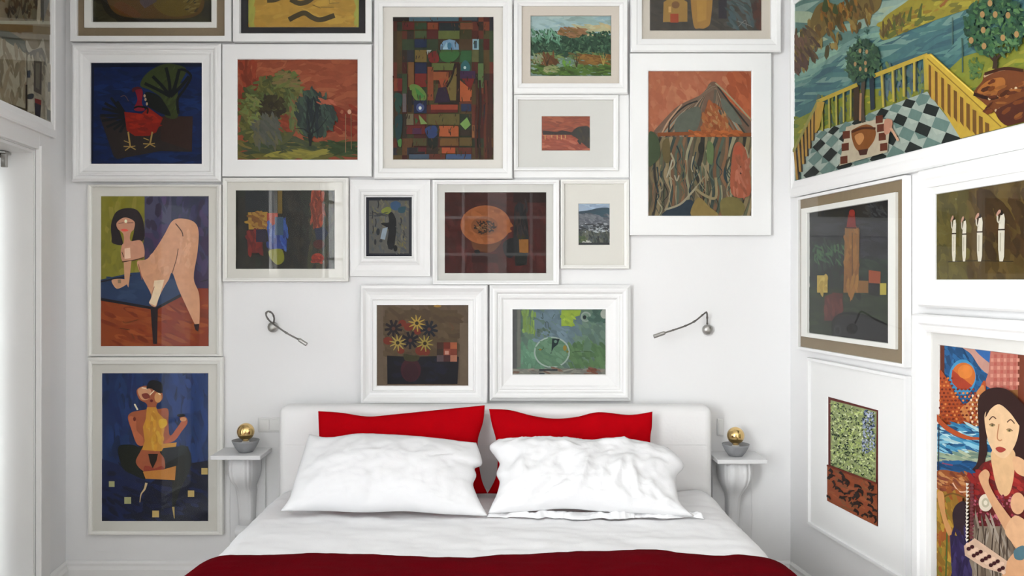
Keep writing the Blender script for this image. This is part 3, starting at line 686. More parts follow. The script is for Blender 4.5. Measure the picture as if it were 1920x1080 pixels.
def p_trees(a):
    a.fill('7b3a24')
    a.dabs(420, 150, 360, 858, 830, 130, 34, -0.15, ['84442b', '7e3e27', '8a4a2f', '82422a', '7a3b25', '8e5034'], 0.05)
    a.dabs(40, 150, 380, 260, 640, 110, 26, 1.5, ['6b2c1a', '80341f']); a.dabs(25, 700, 640, 850, 800, 90, 30, 0.2, ['6b2415', '742a18'])
    a.dabs(110, 150, 850, 858, 945, 170, 20, 0.02, ['4f4c22', '434522', '5a5527', '3a4023', '62562b'])
    a.dabs(50, 200, 830, 620, 910, 120, 22, 0.1, ['3a3f2c', '2f3825', '434726']); a.dabs(40, 660, 850, 840, 915, 110, 16, 0.02, ['2b3a20', '263319'])
    a.dabs(24, 350, 900, 640, 942, 160, 16, 0, ['6f6a2f', '77702f'])
    a.blob('46482a', (160, 760), (180, 640), (215, 560), (300, 520), (370, 450), (450, 430), (505, 500), (520, 600), (500, 760), (420, 860), (300, 850), (200, 830)); a.ell('4a4c44', 325, 780, 75, 85)
    a.blob('333c33', (500, 640), (530, 550), (600, 545), (650, 610), (720, 640), (690, 740), (620, 800), (570, 820), (510, 780))
    big = lambda x, y: ell_in(330, 660, 175, 190)(x, y) or ell_in(440, 560, 90, 120)(x, y) or ell_in(290, 760, 120, 90)(x, y)
    a.dabs(520, 150, 440, 540, 860, 60, 22, 0.6, ['4b4c22', '434521', '545426', '3c3f22', '5d5a2e', '47512b'], 0.14, big, 1.2)
    a.dabs(90, 270, 570, 430, 700, 44, 22, 0.9, ['2f2a1a', '37301d', '29241a'], 0.1, ell_in(350, 640, 85, 70), 1.4)
    a.dabs(70, 240, 690, 390, 860, 90, 18, 1.2, ['4c4c44', '45483f', '55523e'], 0.1, ell_in(320, 780, 90, 90), 0.5)
    a.dabs(60, 160, 560, 280, 740, 46, 14, 0.9, ['666a36', '5c6738', '6d6a42'], 0.1, ell_in(225, 650, 55, 100), 1.2)
    a.dabs(46, 370, 430, 500, 520, 60, 16, -0.3, ['566030', '5d5c30', '6a5a38']); a.ell('6f2f1a', 440, 730, 38, 40); a.dabs(20, 400, 690, 480, 780, 40, 18, 0.5, ['7a3420', '6b3320'])
    a.dabs(60, 460, 560, 540, 780, 70, 16, 1.3, ['4e5a34', '5a6238', '6a4a30'], 0.1)
    dark = lambda x, y: ell_in(600, 680, 100, 130)(x, y) or ell_in(650, 700, 75, 90)(x, y)
    a.dabs(330, 490, 540, 730, 810, 70, 18, 1.2, ['2f3a33', '35423a', '29332d', '3a4a3c', '2a3330'], 0.14, dark, 0.6)
    a.dabs(40, 560, 600, 640, 800, 90, 10, 1.4, ['20262a', '1e2423'], 0.1)
    for p in (((578, 870), (576, 790), (566, 690), (570, 610)), ((578, 800), (540, 770), (490, 768)), ((580, 800), (630, 770), (690, 690)), ((576, 780), (600, 720), (620, 600))): a.line('1b1d1c', 10, *p, taper=True)
    a.poly('1a1b1a', (564, 800), (594, 800), (586, 870), (576, 872))
    a.line('7d5f45', 5, (790, 910), (790, 680)); a.line('6a5238', 5, (824, 890), (822, 680)); a.ell('b08a70', 812, 668, 11, 14); a.ell('8a5038', 768, 668, 9, 12)
    a.dabs(16, 630, 590, 720, 620, 40, 12, 0.3, ['96503a'])
picture(BACK, 'white frame around green trees on a rust-red sky', (417, 83, 697, 331), (446, 112, 671, 300), 'flat', 0.026, (446, 112, 671, 300), (), (400, 0, 3.175), 1.15, p_trees, glass=False, art_h=0.014)

def p_mosaic(a):
    a.fill('3b2618')
    cells = ['5b2a1c', '4a1d18', '3d3a1f', '2c3423', '5a3b1f', '2b2a30', '4a4424', '6b3520', '33402a', '42301c', '482018', '30251c', '36442a', '4e3c1f']
    xs = [150, 175, 205, 235, 275, 350, 420, 545, 620, 660, 690, 725, 745]; ys = [105, 132, 185, 235, 300, 372, 440, 500, 560, 625, 680, 745, 825, 880, 925, 948]
    for i in range(len(xs)-1):
        j = 0
        while j < len(ys)-1:
            st = 1 if a.rnd.random() < 0.72 else 2; j2 = min(j+st, len(ys)-1)
            a.rect_(hexc(a.rnd.choice(cells), a.gain*a.rnd.uniform(0.8, 1.2)), xs[i]-2, ys[j]-1, xs[i+1]+1, ys[j2]); j = j2
    R = a.rect_
    R('46606a', 245, 105, 540, 128); R('3c4a4e', 560, 105, 650, 125); R('241d18', 150, 105, 245, 128)
    R('22282a', 425, 138, 545, 185); R('7a3c22', 355, 138, 418, 178); R('2d4128', 280, 140, 350, 178); R('6e4026', 550, 138, 625, 178); R('5a1f1a', 205, 135, 275, 180)
    R('3f4d2c', 280, 185, 350, 230); R('1f2a44', 278, 235, 350, 285); R('58602f', 420, 185, 545, 235)
    a.poly('6f8fa8', (432, 298), (432, 270), (450, 246), (485, 236), (520, 244), (540, 268), (542, 298)); a.poly('93b4c4', (445, 296), (470, 250), (476, 296)); a.poly('5b7a96', (490, 296), (500, 250), (512, 296)); a.ell('3f6f86', 485, 275, 12, 20)
    R('7fa0a6', 622, 235, 660, 298); R('394a55', 632, 245, 648, 290)
    R('6c5a2a', 280, 300, 350, 372); a.blob('6e201a', (360, 330), (400, 305), (420, 330), (418, 372), (370, 372)); R('3f5a2c', 428, 300, 540, 330); a.blob('356030', (430, 320), (540, 310), (530, 350), (485, 375), (440, 360)); R('2f5a34', 548, 305, 618, 372)
    a.poly('9aa39c', (350, 300), (380, 300), (355, 330)); R('5a5a34', 620, 300, 660, 372)
    R('57602f', 380, 378, 520, 420); R('222640', 280, 375, 350, 440); a.blob('2c5c5e', (550, 400), (580, 360), (610, 400), (590, 450), (570, 450)); R('3b2340', 548, 425, 640, 470); a.ell('b8ccc8', 577, 405, 8, 9)
    R('6e4a26', 240, 372, 275, 520); R('6b1f17', 280, 440, 350, 520); R('7d4022', 355, 400, 390, 600); R('8a4a26', 390, 430, 480, 480); a.poly('8f4324', (420, 470), (480, 470), (440, 530)); a.poly('6a5a2c', (480, 470), (530, 400), (525, 600), (490, 600), (470, 520))
    a.poly('2b1c2e', (420, 525), (465, 520), (490, 610), (395, 615)); a.line('251a16', 12, (520, 380), (500, 460), (470, 520)); R('2a1812', 528, 380, 548, 610)
    a.poly('a2522a', (548, 480), (620, 540), (615, 605), (548, 605)); a.poly('6a1c16', (560, 470), (635, 470), (610, 540)); R('54693c', 655, 380, 688, 525)
    a.blob('5f7a36', (250, 510), (300, 510), (345, 560), (340, 600), (290, 600), (260, 560)); a.poly('3f7a35', (280, 520), (340, 575), (300, 598))
    R('1f2440', 275, 600, 350, 675); a.ell('44507a', 312, 642, 24, 26); a.ell('d0d8d0', 311, 645, 9, 10); R('8a3a22', 375, 625, 535, 655); R('5a1d18', 375, 655, 535, 672)
    R('5c5228', 360, 680, 545, 745); R('6b6248', 230, 680, 272, 745); a.poly('748a4c', (300, 680), (355, 740), (315, 742)); a.poly('3a5a30', (278, 700), (300, 720), (285, 742)); R('27304a', 555, 620, 615, 665); a.poly('73964f', (548, 740), (590, 700), (612, 745), (580, 775))
    R('5e1d1a', 230, 748, 340, 800); R('4a2340', 265, 765, 320, 800); a.blob('2c3c66', (340, 770), (400, 750), (415, 800), (370, 830)); R('a2532b', 425, 752, 540, 815); R('33281e', 548, 775, 618, 810); R('8a5a34', 620, 748, 640, 820)
    a.poly('1d2018', (355, 825), (415, 825), (415, 870), (385, 892), (358, 865)); R('6b4a22', 428, 825, 540, 870); R('5b4a24', 545, 820, 620, 870); R('4a4426', 270, 825, 350, 870); R('a04a26', 440, 880, 520, 915); R('5a2a1c', 540, 880, 615, 918)
    R('3f4e5e', 245, 920, 365, 948); R('3c5070', 465, 920, 615, 948); R('5a2c1c', 365, 918, 460, 948); R('262022', 250, 880, 340, 918); R('5a1f22', 300, 880, 345, 905)
    a.blob('24443a', (160, 560), (205, 570), (200, 640), (185, 680), (165, 650)); a.blob('1f3a3c', (165, 700), (205, 690), (200, 800), (180, 850), (165, 800)); a.blob('4a7a3c', (178, 840), (200, 830), (198, 875), (182, 870)); R('7a3620', 155, 470, 178, 545); R('6a1f1a', 178, 470, 205, 545); R('635a5a', 207, 560, 230, 670); R('2a2118', 238, 540, 262, 670)
    for x in (700, 715, 730, 665, 645): a.line(a.rnd.choice(['2a1a14', '5c2c1c', '42241a', '3a2018']), 14, (x, 480), (x+6, 640), (x-4, 780), (x+3, 945))
    a.dabs(200, 150, 105, 745, 948, 30, 5, 1.57, ['2a1c14', '55371f', '4a2a1c', '3c3c22'], 0.2)
picture(BACK, 'tall white frame around a mosaic-like abstract of coloured blocks', (701, -4, 961, 335), (718, 13, 943, 316), 'lip', 0.042, (737, 32, 925, 299),
    [((717, 12, 944, 317), (737, 32, 925, 299), 0.018, 'mat_cream', 'mount')], (690, 0, 3.175), 0.80, p_mosaic, glass=False, art_h=0.014)

def p_orchard(a):
    a.fill('8aa09a')
    a.dabs(90, 145, 93, 622, 200, 120, 22, 0.05, ['9cb4b4', '8eaab0', 'a4b8b4', '93aca8'], 0.06)
    a.dabs(40, 420, 150, 622, 240, 90, 20, 0.1, ['b0ab86', 'a8a886', 'b4a57c'], 0.08)
    a.blob('2d4638', (140, 330), (140, 250), (200, 215), (300, 220), (380, 210), (480, 225), (560, 215), (630, 235), (630, 340), (400, 345))
    a.dabs(420, 145, 190, 622, 335, 34, 11, 0.9, ['2f4a38', '3a5842', '27402f', '45644c', '30503c', '22382a', '4d6a4e'], 0.1, None, 1.4)
    a.dabs(60, 150, 180, 320, 260, 34, 9, 1.2, ['5f8a70', '6f9880', '4f7a60'], 0.12, None, 0.8)
    a.dabs(45, 320, 170, 460, 225, 46, 14, 0.2, ['7a5a38', '806044', '6f5834', '8f6a4a'], 0.12)
    a.dabs(120, 145, 320, 622, 400, 60, 14, 0.1, ['52683f', '61784a', '5f5230', '6a5830', '445a34', '6c7e4c'], 0.16)
    a.dabs(40, 430, 330, 620, 380, 70, 14, 0.05, ['7a5a2c', '86622f', '6b4a22']); a.dabs(20, 210, 330, 300, 400, 60, 18, 1.2, ['5a3c24', '6a4628'])
    a.dabs(30, 300, 350, 400, 400, 50, 12, 0, ['647e68', '587462', '6f8874'])
    a.dabs(150, 145, 395, 622, 450, 60, 14, 0.05, ['3f5624', '4d6a2c', '35481e', '5a7434', '44602a'], 0.15)
    for x, y in ((415, 400), (240, 395), (575, 390)):
        for q in ((-25, -70), (22, -64), (0, -76), (10, -40)): a.line('3a3020' if x < 500 else 'a08a4a', 6, (x, y), (x+q[0]*0.5, y+q[1]*0.6), (x+q[0], y+q[1]), taper=True)
    a.dabs(20, 150, 330, 210, 380, 34, 8, 1.0, ['8a8a6c', '788a68']); a.dabs(14, 330, 370, 380, 400, 26, 8, 1.2, ['5f8a38'])
    a.dabs(18, 230, 390, 300, 430, 44, 8, 0.2, ['8f9068', '7f8858'])
picture(BACK, 'white and beige frame around a leafy green orchard landscape', (963, 0, 1177, 176), (978, 12, 1161, 157), 'lip', 0.044, (995, 29, 1146, 142),
    [((977, 11, 1162, 158), (995, 29, 1146, 142), 0.024, 'mat_beige', 'liner')], (950, 0, 3.176), 0.95, p_orchard, glass=False, art_h=0.012)

def p_shore(a):
    a.fill('8a4028')
    a.dabs(90, 215, 695, 495, 790, 80, 16, -0.1, ['8f462c', '84402a', '965035', '7a3a26'], 0.08)
    a.dabs(80, 215, 800, 495, 895, 70, 14, 0.1, ['9a4c36', '8c4430', 'a25a42', '823a28'], 0.08)
    a.poly('2b1d18', (215, 778), (300, 786), (330, 776), (400, 790), (400, 803), (215, 803))
    a.blob('2e2822', (385, 800), (410, 765), (450, 752), (495, 765), (500, 880), (460, 860), (420, 825))
    a.dabs(30, 410, 760, 492, 870, 30, 14, 0.8, ['2a2a22', '38301f', '24201c'], 0.1, ell_in(455, 805, 45, 50))
    for x in (228, 268, 300, 325, 348): a.line('b88a50', 5, (x, 804), (x+1, 800+a.rnd.uniform(14, 34)))
picture(BACK, 'white double frame with a wide pale mount around a tiny orange shore scene', (963, 177.5, 1160, 320), (971, 187, 1150, 314), 'lip', 0.028, (1016, 218, 1106, 282),
    [((970, 186, 1151, 315), (1016, 218, 1106, 282), 0.012, 'mat_grey', 'mount')], (950, 0, 3.176), 1.1, p_shore, art_h=0.008, base=(964, 177.5, 1179, 333))

def p_houses(a):
    a.fill('3a352e')
    a.dabs(200, 118, -60, 622, 138, 70, 22, 0.2, ['3d3832', '35312b', '443d34', '3f3a36'], 0.1)
    a.poly('8a6a34', (175, 100), (178, 10), (230, -25), (285, 10), (285, 98)); a.rect_('8c3a1c', 208, 62, 245, 102); a.ell('6a4a2a', 232, 22, 18, 16); a.poly('b08a50', (200, 30), (212, 30), (212, 56), (200, 56))
    a.blob('8f6a32', (305, -60), (392, -60), (390, 90), (370, 124), (340, 128), (312, 110)); a.poly('9c7636', (325, -60), (372, -60), (370, 90), (330, 100))
    a.rect_('232026', 425, -60, 462, 84); a.dabs(40, 470, -40, 580, 120, 60, 14, 0.9, ['3a4a4c', '44504f', '33403f']); a.dabs(20, 585, 20, 622, 130, 60, 16, 1.4, ['4a2c22', '3a2620'])
    a.line('6a6a66', 3, (510, 95), (540, 105), (575, 120)); a.line('6a6a66', 3, (515, 120), (545, 92), (550, 122))
picture(BACK, 'white frame with cream mount around dark yellow house shapes, above the tent-like picture', (1182.5, -190, 1465, 97.5), (1203, -165, 1445, 74), 'lip', 0.042, (1219, -150, 1428, 57),
    [((1202, -166, 1446, 75), (1219, -150, 1428, 57), 0.018, 'mat_beige', 'mount')], (1170, 0, 2.4), 1.1, p_houses, art_h=0.012)

def p_tent(a):
    a.fill('a35f43')
    a.dabs(300, 110, 325, 572, 620, 90, 30, 1.2, ['a8684c', 'a26044', 'ac6e50', 'a46247', '9e5c42'], 0.04, None, 0.8)
    a.dabs(40, 480, 330, 572, 540, 90, 30, 1.0, ['a05636', '984e30'])
    a.blob('6a5344', (130, 600), (165, 555), (240, 480), (330, 435), (360, 420), (385, 375), (415, 372), (450, 430), (510, 490), (575, 555), (575, 640), (130, 640))
    cs = ['6f5c4c', '4a473c', '8a6a52', '595347', '3c3b34', '94735a', '7d8072', '6b4a34']
    for k in range(17):
        t = k/16; a.line(cs[k % 8], 12, (395-8+t*16, 380+t*16), (330-70*t+60*(1-t)*0.4, 455+40*t), (180+150*(1-t), 555+20*t), (145+170*(1-t), 615))
        a.line(cs[(k+3) % 8], 11, (405+6*t, 385+t*20), (450-50*t, 470+30*t), (520-130*t, 560), (560-170*t, 612))
    a.blob('8f5230', (345, 600), (370, 480), (385, 450), (420, 500), (490, 590), (470, 612), (360, 615))
    a.dabs(70, 350, 470, 480, 610, 40, 12, 1.2, ['8a542e', '965c34', '804626', '9a7048'], 0.1, ell_in(410, 560, 70, 80), 0.8)
    a.blob('55594e', (225, 560), (260, 510), (330, 480), (345, 520), (320, 590), (240, 600)); a.line('2b2a26', 7, (200, 600), (210, 540), (270, 480), (330, 455)); a.line('a9866a', 7, (170, 600), (200, 545), (260, 470))
    a.blob('5c6055', (440, 440), (490, 490), (530, 560), (480, 540), (440, 480)); a.line('34322c', 7, (420, 390), (480, 470), (560, 570)); a.line('93876a', 7, (410, 375), (470, 430), (575, 545))
    a.line('7a4422', 16, (150, 606), (300, 602), (420, 608), (572, 606)); a.dabs(40, 290, 590, 520, 620, 40, 12, 0.1, ['a25a2c', '8a4a24'])
    a.rect_('5d5140', 110, 618, 572, 972)
    cc = ['4a4636', '6b5f44', '2f2e28', '7c6e50', '575a44', '8a7a5c', '38423c', '6a4e38', '4f5a4c', '7a5a40', '2c3a3c', '8a8468']
    for k in range(30):
        x = 112+k*15.8; w = a.rnd.uniform(10, 19); o = a.rnd.uniform(-14, 14)
        a.line(cc[k % 12], w, (x+20, 618), (x+4+o, 700), (x-6, 790), (x+14+o, 870), (x-14, 972))
    for k in range(60):
        x = a.rnd.uniform(120, 560); y = a.rnd.uniform(640, 860); o = a.rnd.uniform(-20, 20)
        a.line(a.rnd.choice(cc+['857a60', '948a70']), a.rnd.uniform(5, 9), (x, y), (x+o, y+50), (x-o*0.4, y+90), (x+o, y+130), taper=True)
    a.blob('24303a', (170, 972), (220, 930), (300, 900), (310, 972)); a.blob('7d6a3c', (300, 972), (330, 890), (380, 930), (420, 972)); a.line('8f866e', 9, (180, 945), (250, 920), (300, 870), (325, 840)); a.line('857858', 12, (320, 850), (360, 880), (410, 890), (410, 800))
    a.blob('6c6238', (435, 900), (500, 890), (540, 930), (520, 972), (440, 972)); a.blob('95523a', (480, 870), (485, 690), (510, 640), (545, 680), (560, 780), (562, 880)); a.ell('9a4c34', 512, 690, 18, 34); a.line('2a2420', 7, (520, 750), (522, 785)); a.dabs(30, 485, 700, 560, 870, 60, 14, 1.4, ['8a4f38', 'a0604a'])
    a.blob('3c4830', (110, 600), (150, 620), (160, 700), (130, 740), (108, 740)); a.blob('5c5030', (172, 640), (200, 630), (205, 720), (185, 735), (172, 700)); a.ell('2a2a24', 345, 670, 14, 30); a.blob('5a6a44', (375, 640), (400, 660), (395, 740), (370, 720)); a.line('a09a84', 6, (215, 720), (200, 770), (190, 800)); a.line('9a907a', 6, (225, 790), (235, 815), (245, 790))
picture(BACK, 'large white frame around a tent-like peaked form on terracotta', (1181, 100, 1446, 441), (1215, 134, 1408, 405), 'flat', 0.030, (1215, 134, 1408, 405), (), (1170, 0, 2.4), 0.98, p_tent, glass=False, art_h=0.018)

def p_table(a):
    a.fill('2c2a38')
    a.rect_('66611f', 150, 118, 405, 620); a.dabs(60, 152, 118, 400, 600, 90, 30, 1.5, ['6b6622', '605b1e', '72692a', '666019'], 0.06)
    a.rect_('39384c', 405, 118, 560, 330); a.rect_('292b3c', 560, 118, 776, 330); a.rect_('372a44', 405, 330, 560, 560); a.rect_('2d2138', 690, 330, 776, 660)
    a.dabs(80, 410, 118, 776, 560, 90, 30, 1.4, ['32304a', '2b2a40', '3a2f4c', '2a2436'], 0.1)
    a.rect_('6f3013', 150, 700, 445, 985); a.rect_('6a260f', 445, 650, 776, 985); a.dabs(90, 150, 720, 776, 985, 120, 24, 0.3, ['733414', '6c2a10', '7a3a18', '60230e'], 0.08)
    pass
    a.poly('1d2c48', (150, 600), (330, 560), (560, 545), (640, 610), (615, 690), (480, 760), (150, 710)); a.dabs(40, 160, 600, 600, 720, 120, 24, 0.1, ['22324c', '1b2a44', '24344f'], 0.08, ell_in(360, 650, 200, 60))
    a.line('14131a', 16, (150, 712), (470, 768), (615, 690), smooth=False); a.line('14131a', 9, (150, 612), (330, 575), smooth=False)
    a.poly('1b1318', (440, 765), (482, 765), (478, 972), (455, 972)); a.line('14131a', 6, (730, 612), (770, 600))
    a.blob('1d171b', (215, 360), (212, 280), (240, 210), (300, 186), (365, 200), (400, 270), (402, 365), (350, 392), (330, 385), (345, 300), (300, 240), (255, 280), (280, 385), (262, 400), (220, 388))
    a.blob('a2745e', (245, 270), (290, 240), (345, 262), (345, 305), (325, 330), (325, 375), (380, 372), (402, 410), (400, 470), (340, 490), (280, 495), (268, 440), (275, 400), (285, 385), (282, 335), (250, 305))
    a.blob('b5463c', (268, 312), (290, 306), (312, 314), (290, 322)); a.line('5a3a30', 4, (255, 275), (285, 270)); a.line('5a3a30', 4, (305, 272), (340, 270)); a.ell('d8c8ae', 297, 262, 8, 10)
    a.poly('bfa08a', (290, 420), (322, 415), (325, 475), (290, 480)); a.line('3d2418', 6, (275, 497), (340, 488), (400, 472)); a.line('3d2418', 4, (275, 440), (285, 470))
    a.poly('a57a5e', (285, 500), (330, 490), (318, 600), (312, 645), (300, 620), (290, 600)); a.blob('a57a5e', (215, 605), (250, 595), (300, 600), (310, 620), (260, 650), (235, 645)); a.poly('74604a', (250, 600), (268, 598), (270, 620), (252, 620))
    a.blob('a97c60', (365, 492), (420, 480), (470, 420), (520, 340), (565, 262), (620, 246), (690, 265), (718, 320), (712, 440), (690, 590), (722, 690), (722, 860), (700, 862), (650, 760), (600, 650), (566, 560), (545, 600), (520, 640), (490, 700), (470, 756), (432, 735), (445, 690), (400, 600), (372, 540))
    a.dabs(50, 420, 300, 700, 640, 80, 26, 1.6, ['b08468', 'a4785c', 'ac8066'], 0.04, lambda x, y: ell_in(640, 400, 60, 130)(x, y) or ell_in(500, 500, 50, 90)(x, y))
    a.line('4a3022', 6, (585, 275), (620, 320), (628, 350)); a.line('5a3a28', 5, (566, 560), (590, 480), (600, 420)); a.poly('bda88c', (462, 605), (520, 600), (495, 690), (470, 752), (432, 735), (450, 690))
    a.poly('1c0c10', (690, 858), (722, 855), (716, 900), (700, 890)); a.line('7c4a36', 5, (392, 600), (370, 510)); a.line('80503c', 4, (445, 690), (462, 640))
    a.line('3e2210', 4, (260, 880), (320, 890)); a.line('4a2a14', 3, (280, 840), (300, 850), (370, 830)); a.line('4a2a14', 3, (330, 910), (345, 940))
picture(BACK, 'narrow white frame around a nude figure with black hair leaning on a blue table', (164, 346, 415, 668), (172, 350, 407, 664), 'lip', 0.026, (189, 368, 391, 649),
    [((171, 349, 408, 665), (189, 368, 391, 649), 0.010, 'mat_cream', 'mount')], (140, 330, 3.086), 1.75, p_table, fm='cream_frame', art_h=0.007)

def p_seated(a):
    a.fill('16254a')
    a.dabs(200, 150, 120, 752, 620, 120, 30, 1.5, ['17284f', '15234a', '1a2c58', '182b52', '13213f'], 0.08)
    a.dabs(50, 540, 130, 750, 600, 120, 30, 1.5, ['1c3160', '1a2e5a']); a.poly('0b0f22', (560, 640), (752, 610), (752, 952), (150, 952), (150, 900), (300, 830)); a.poly('121a3a', (150, 600), (330, 660), (400, 720), (380, 900), (150, 930))
    a.dabs(80, 150, 650, 752, 950, 100, 24, 0.4, ['0e1430', '0b1026', '111a3c', '0c1128'], 0.1)
    a.blob('10140f', (245, 540), (300, 520), (360, 540), (360, 640), (400, 715), (330, 690), (270, 650)); a.poly('131714', (360, 530), (640, 530), (650, 640), (600, 760), (560, 880), (548, 880), (550, 730), (500, 710), (380, 700), (340, 620))
    a.blob('191c1c', (580, 540), (640, 540), (655, 640), (600, 760), (575, 780), (580, 700)); a.poly('080a0c', (505, 545), (585, 535), (580, 640), (515, 660))
    a.blob('8a4a30', (350, 215), (390, 190), (440, 200), (490, 225), (494, 265), (465, 290), (465, 320), (525, 320), (528, 400), (540, 470), (600, 390), (590, 370), (625, 365), (635, 400), (600, 450), (560, 500), (500, 515), (480, 560), (505, 600), (505, 660), (450, 665), (390, 670), (345, 620), (370, 560), (385, 525), (350, 515), (322, 440), (300, 370), (320, 340), (360, 330), (405, 320), (405, 290), (365, 265))
    a.blob('a0583a', (320, 360), (345, 380), (350, 440), (385, 480), (385, 525), (350, 515), (322, 440), (305, 375)); a.blob('9a4f34', (545, 470), (605, 390), (632, 395), (600, 450), (560, 500), (505, 512))
    a.blob('b08060', (355, 215), (390, 196), (430, 215), (420, 260), (380, 268)); a.blob('6a2a22', (378, 238), (410, 232), (425, 255), (395, 264)); a.line('c8b49a', 6, (378, 200), (410, 208)); a.line('d0c0a4', 5, (425, 240), (450, 215)); a.ell('b07e50', 470, 255, 20, 30); a.ell('5a1a1c', 433, 274, 9, 8); a.line('d8c8b0', 5, (472, 232), (484, 240))
    a.blob('090a10', (405, 205), (420, 165), (450, 158), (490, 175), (496, 225), (470, 228), (430, 205)); a.ell('5a2018', 338, 377, 8, 12)
    a.poly('a8762a', (408, 310), (460, 310), (470, 340), (500, 370), (515, 380), (500, 470), (500, 515), (575, 508), (570, 532), (500, 540), (490, 558), (380, 550), (395, 500), (385, 420), (400, 380))
    a.dabs(50, 390, 320, 510, 545, 60, 20, 1.3, ['b07e28', 'a8742c', 'b58a34', '9e6c24'], 0.06, ell_in(448, 440, 48, 100))
    a.blob('b8912c', (478, 380), (515, 378), (520, 410), (490, 430), (475, 410)); a.poly('1c1512', (415, 572), (470, 572), (462, 610), (440, 655), (425, 620)); a.blob('7a3024', (395, 640), (430, 645), (450, 655), (490, 640), (500, 665), (400, 675))
    a.poly('a56c2e', (385, 672), (500, 660), (572, 640), (565, 720), (400, 712)); a.line('c8bfa4', 9, (338, 292), (356, 325), smooth=False); a.ell('070810', 600, 356, 24, 9); a.ell('b07c54', 612, 378, 18, 12)
    a.line('a8926c', 14, (405, 735), (395, 770), (375, 800), (368, 845), taper=True); a.line('9a8450', 14, (556, 870), (562, 935), smooth=False, taper=True)
    for x, y, w in ((210, 742, 16), (300, 834, 19), (457, 910, 19), (656, 796, 18), (732, 670, 18)): a.poly('a89058' if x > 310 else '8e8c66', (x-w, y-w), (x+w, y-w), (x+w, y+w), (x-w, y+w))
picture(BACK, 'narrow white frame around a seated figure in yellow on a deep blue ground', (165, 669.5, 418, 1003), (173, 682, 408, 996), 'lip', 0.026, (191, 700, 390, 977),
    [((172, 681, 409, 997), (191, 700, 390, 977), 0.010, 'mat_cream', 'mount')], (140, 660, 3.0), 1.55, p_seated, fm='cream_frame', art_h=0.007)

def p_blocks(a):
    a.fill('15130d')
    a.dabs(200, 150, 125, 1015, 815, 160, 50, 1.3, ['16140e', '1c1811', '12120e', '1f1b13', '191d15'], 0.12)
    a.dabs(60, 800, 130, 1015, 815, 160, 40, 1.5, ['2a2a18', '22241a', '302a1a']); a.rect_('12161a', 235, 130, 490, 320)
    a.blob('8a3a22', (815, 140), (905, 140), (915, 420), (830, 430)); a.dabs(40, 815, 140, 915, 430, 120, 26, 1.5, ['6a2a18', '7c3420', '5a2616'])
    a.poly('8a6a26', (258, 320), (430, 315), (425, 465), (265, 470)); a.poly('5f3a12', (290, 340), (380, 340), (385, 450), (290, 450)); a.dabs(30, 260, 320, 430, 465, 70, 24, 0.4, ['7d5a20', '86651f', '6a4415'])
    a.rect_('7c2a1c', 425, 325, 520, 465); a.poly('4f0f0c', (245, 480), (390, 470), (385, 660), (330, 680), (260, 670)); a.dabs(30, 250, 480, 385, 670, 80, 26, 1.2, ['5a120e', '4a0e0c', '611710']); a.rect_('1a1226', 330, 470, 420, 580)
    a.poly('152a66', (425, 460), (500, 420), (590, 360), (600, 640), (450, 640)); a.dabs(40, 430, 400, 600, 640, 90, 24, 1.4, ['1a3274', '14265c', '23407a', '2f4a86'], 0.1); a.rect_('2a3f52', 495, 360, 570, 520)
    a.blob('6a6a16', (440, 660), (500, 640), (560, 650), (575, 740), (520, 780), (460, 730)); a.rect_('5c4a1a', 520, 130, 560, 330)
    a.poly('141c30', (840, 460), (930, 450), (965, 500), (930, 560), (860, 560)); a.ell('3a140e', 880, 600, 50, 40); a.ell('7a2412', 870, 720, 55, 42); a.dabs(20, 830, 690, 910, 760, 40, 20, 0.2, ['6a1e10', '842a14'])
picture(BACK, 'thin white frame around a dark abstract of yellow, red and blue patches', (417, 333, 653, 528), (426, 341, 644, 521), 'lip', 0.026, (442, 357, 627, 504),
    [((425, 340, 645, 522), (442, 357, 627, 504), 0.010, 'mat_cream', 'mount')], (410, 330, 4.683), 1.25, p_blocks, fm='cream_frame', art_h=0.007)

def p_small(a):
    a.fill('20222a'); a.rect_('4e4d48', 1320, 215, 1670, 680)
    a.dabs(170, 1320, 215, 1670, 680, 60, 18, 1.2, ['53514a', '494a48', '5c5848', '45484a', '57543f'], 0.1, lambda x, y: 1335 < x < 1655 and 230 < y < 665, 0.9)
    a.blob('6a7030', (1430, 300), (1480, 270), (1515, 290), (1500, 330), (1440, 330)); a.blob('2c4560', (1510, 240), (1560, 220), (1600, 250), (1570, 300), (1520, 290)); a.blob('24404a', (1580, 280), (1640, 270), (1630, 320), (1580, 320))
    a.blob('131315', (1490, 340), (1525, 320), (1560, 400), (1550, 560), (1530, 640), (1480, 600), (1490, 470), (1430, 425), (1440, 410), (1495, 405)); a.poly('16171a', (1480, 590), (1540, 590), (1525, 650), (1490, 640)); a.ell('141416', 1552, 635, 18, 28)
    a.poly('7a8690', (1440, 460), (1485, 450), (1460, 560), (1420, 550)); a.ell('22252a', 1400, 490, 16, 30); a.ell('2a2c30', 1425, 570, 14, 14); a.ell('222428', 1375, 580, 10, 26)
    for x, y in ((1378, 410), (1355, 470), (1625, 510), (1400, 250), (1600, 400), (1350, 340)): a.line('26262a', 9, (x, y-34), (x+4, y), (x-2, y+34))
    a.dabs(24, 1330, 320, 1480, 360, 40, 8, 0.1, ['2c2e30', '33343a']); a.dabs(16, 1560, 420, 1650, 640, 40, 8, 1.1, ['6a6238', '3a3c3a'])
picture(BACK, 'small white sloping frame around a dark figure on grey', (655, 336, 806, 518), (686, 369.5, 772, 480.5), 'scoop', 0.034, (685, 368.5, 773, 481.5), (), (410, 330, 4.683), 1.15, p_small, glass=False, art_h=0.010)

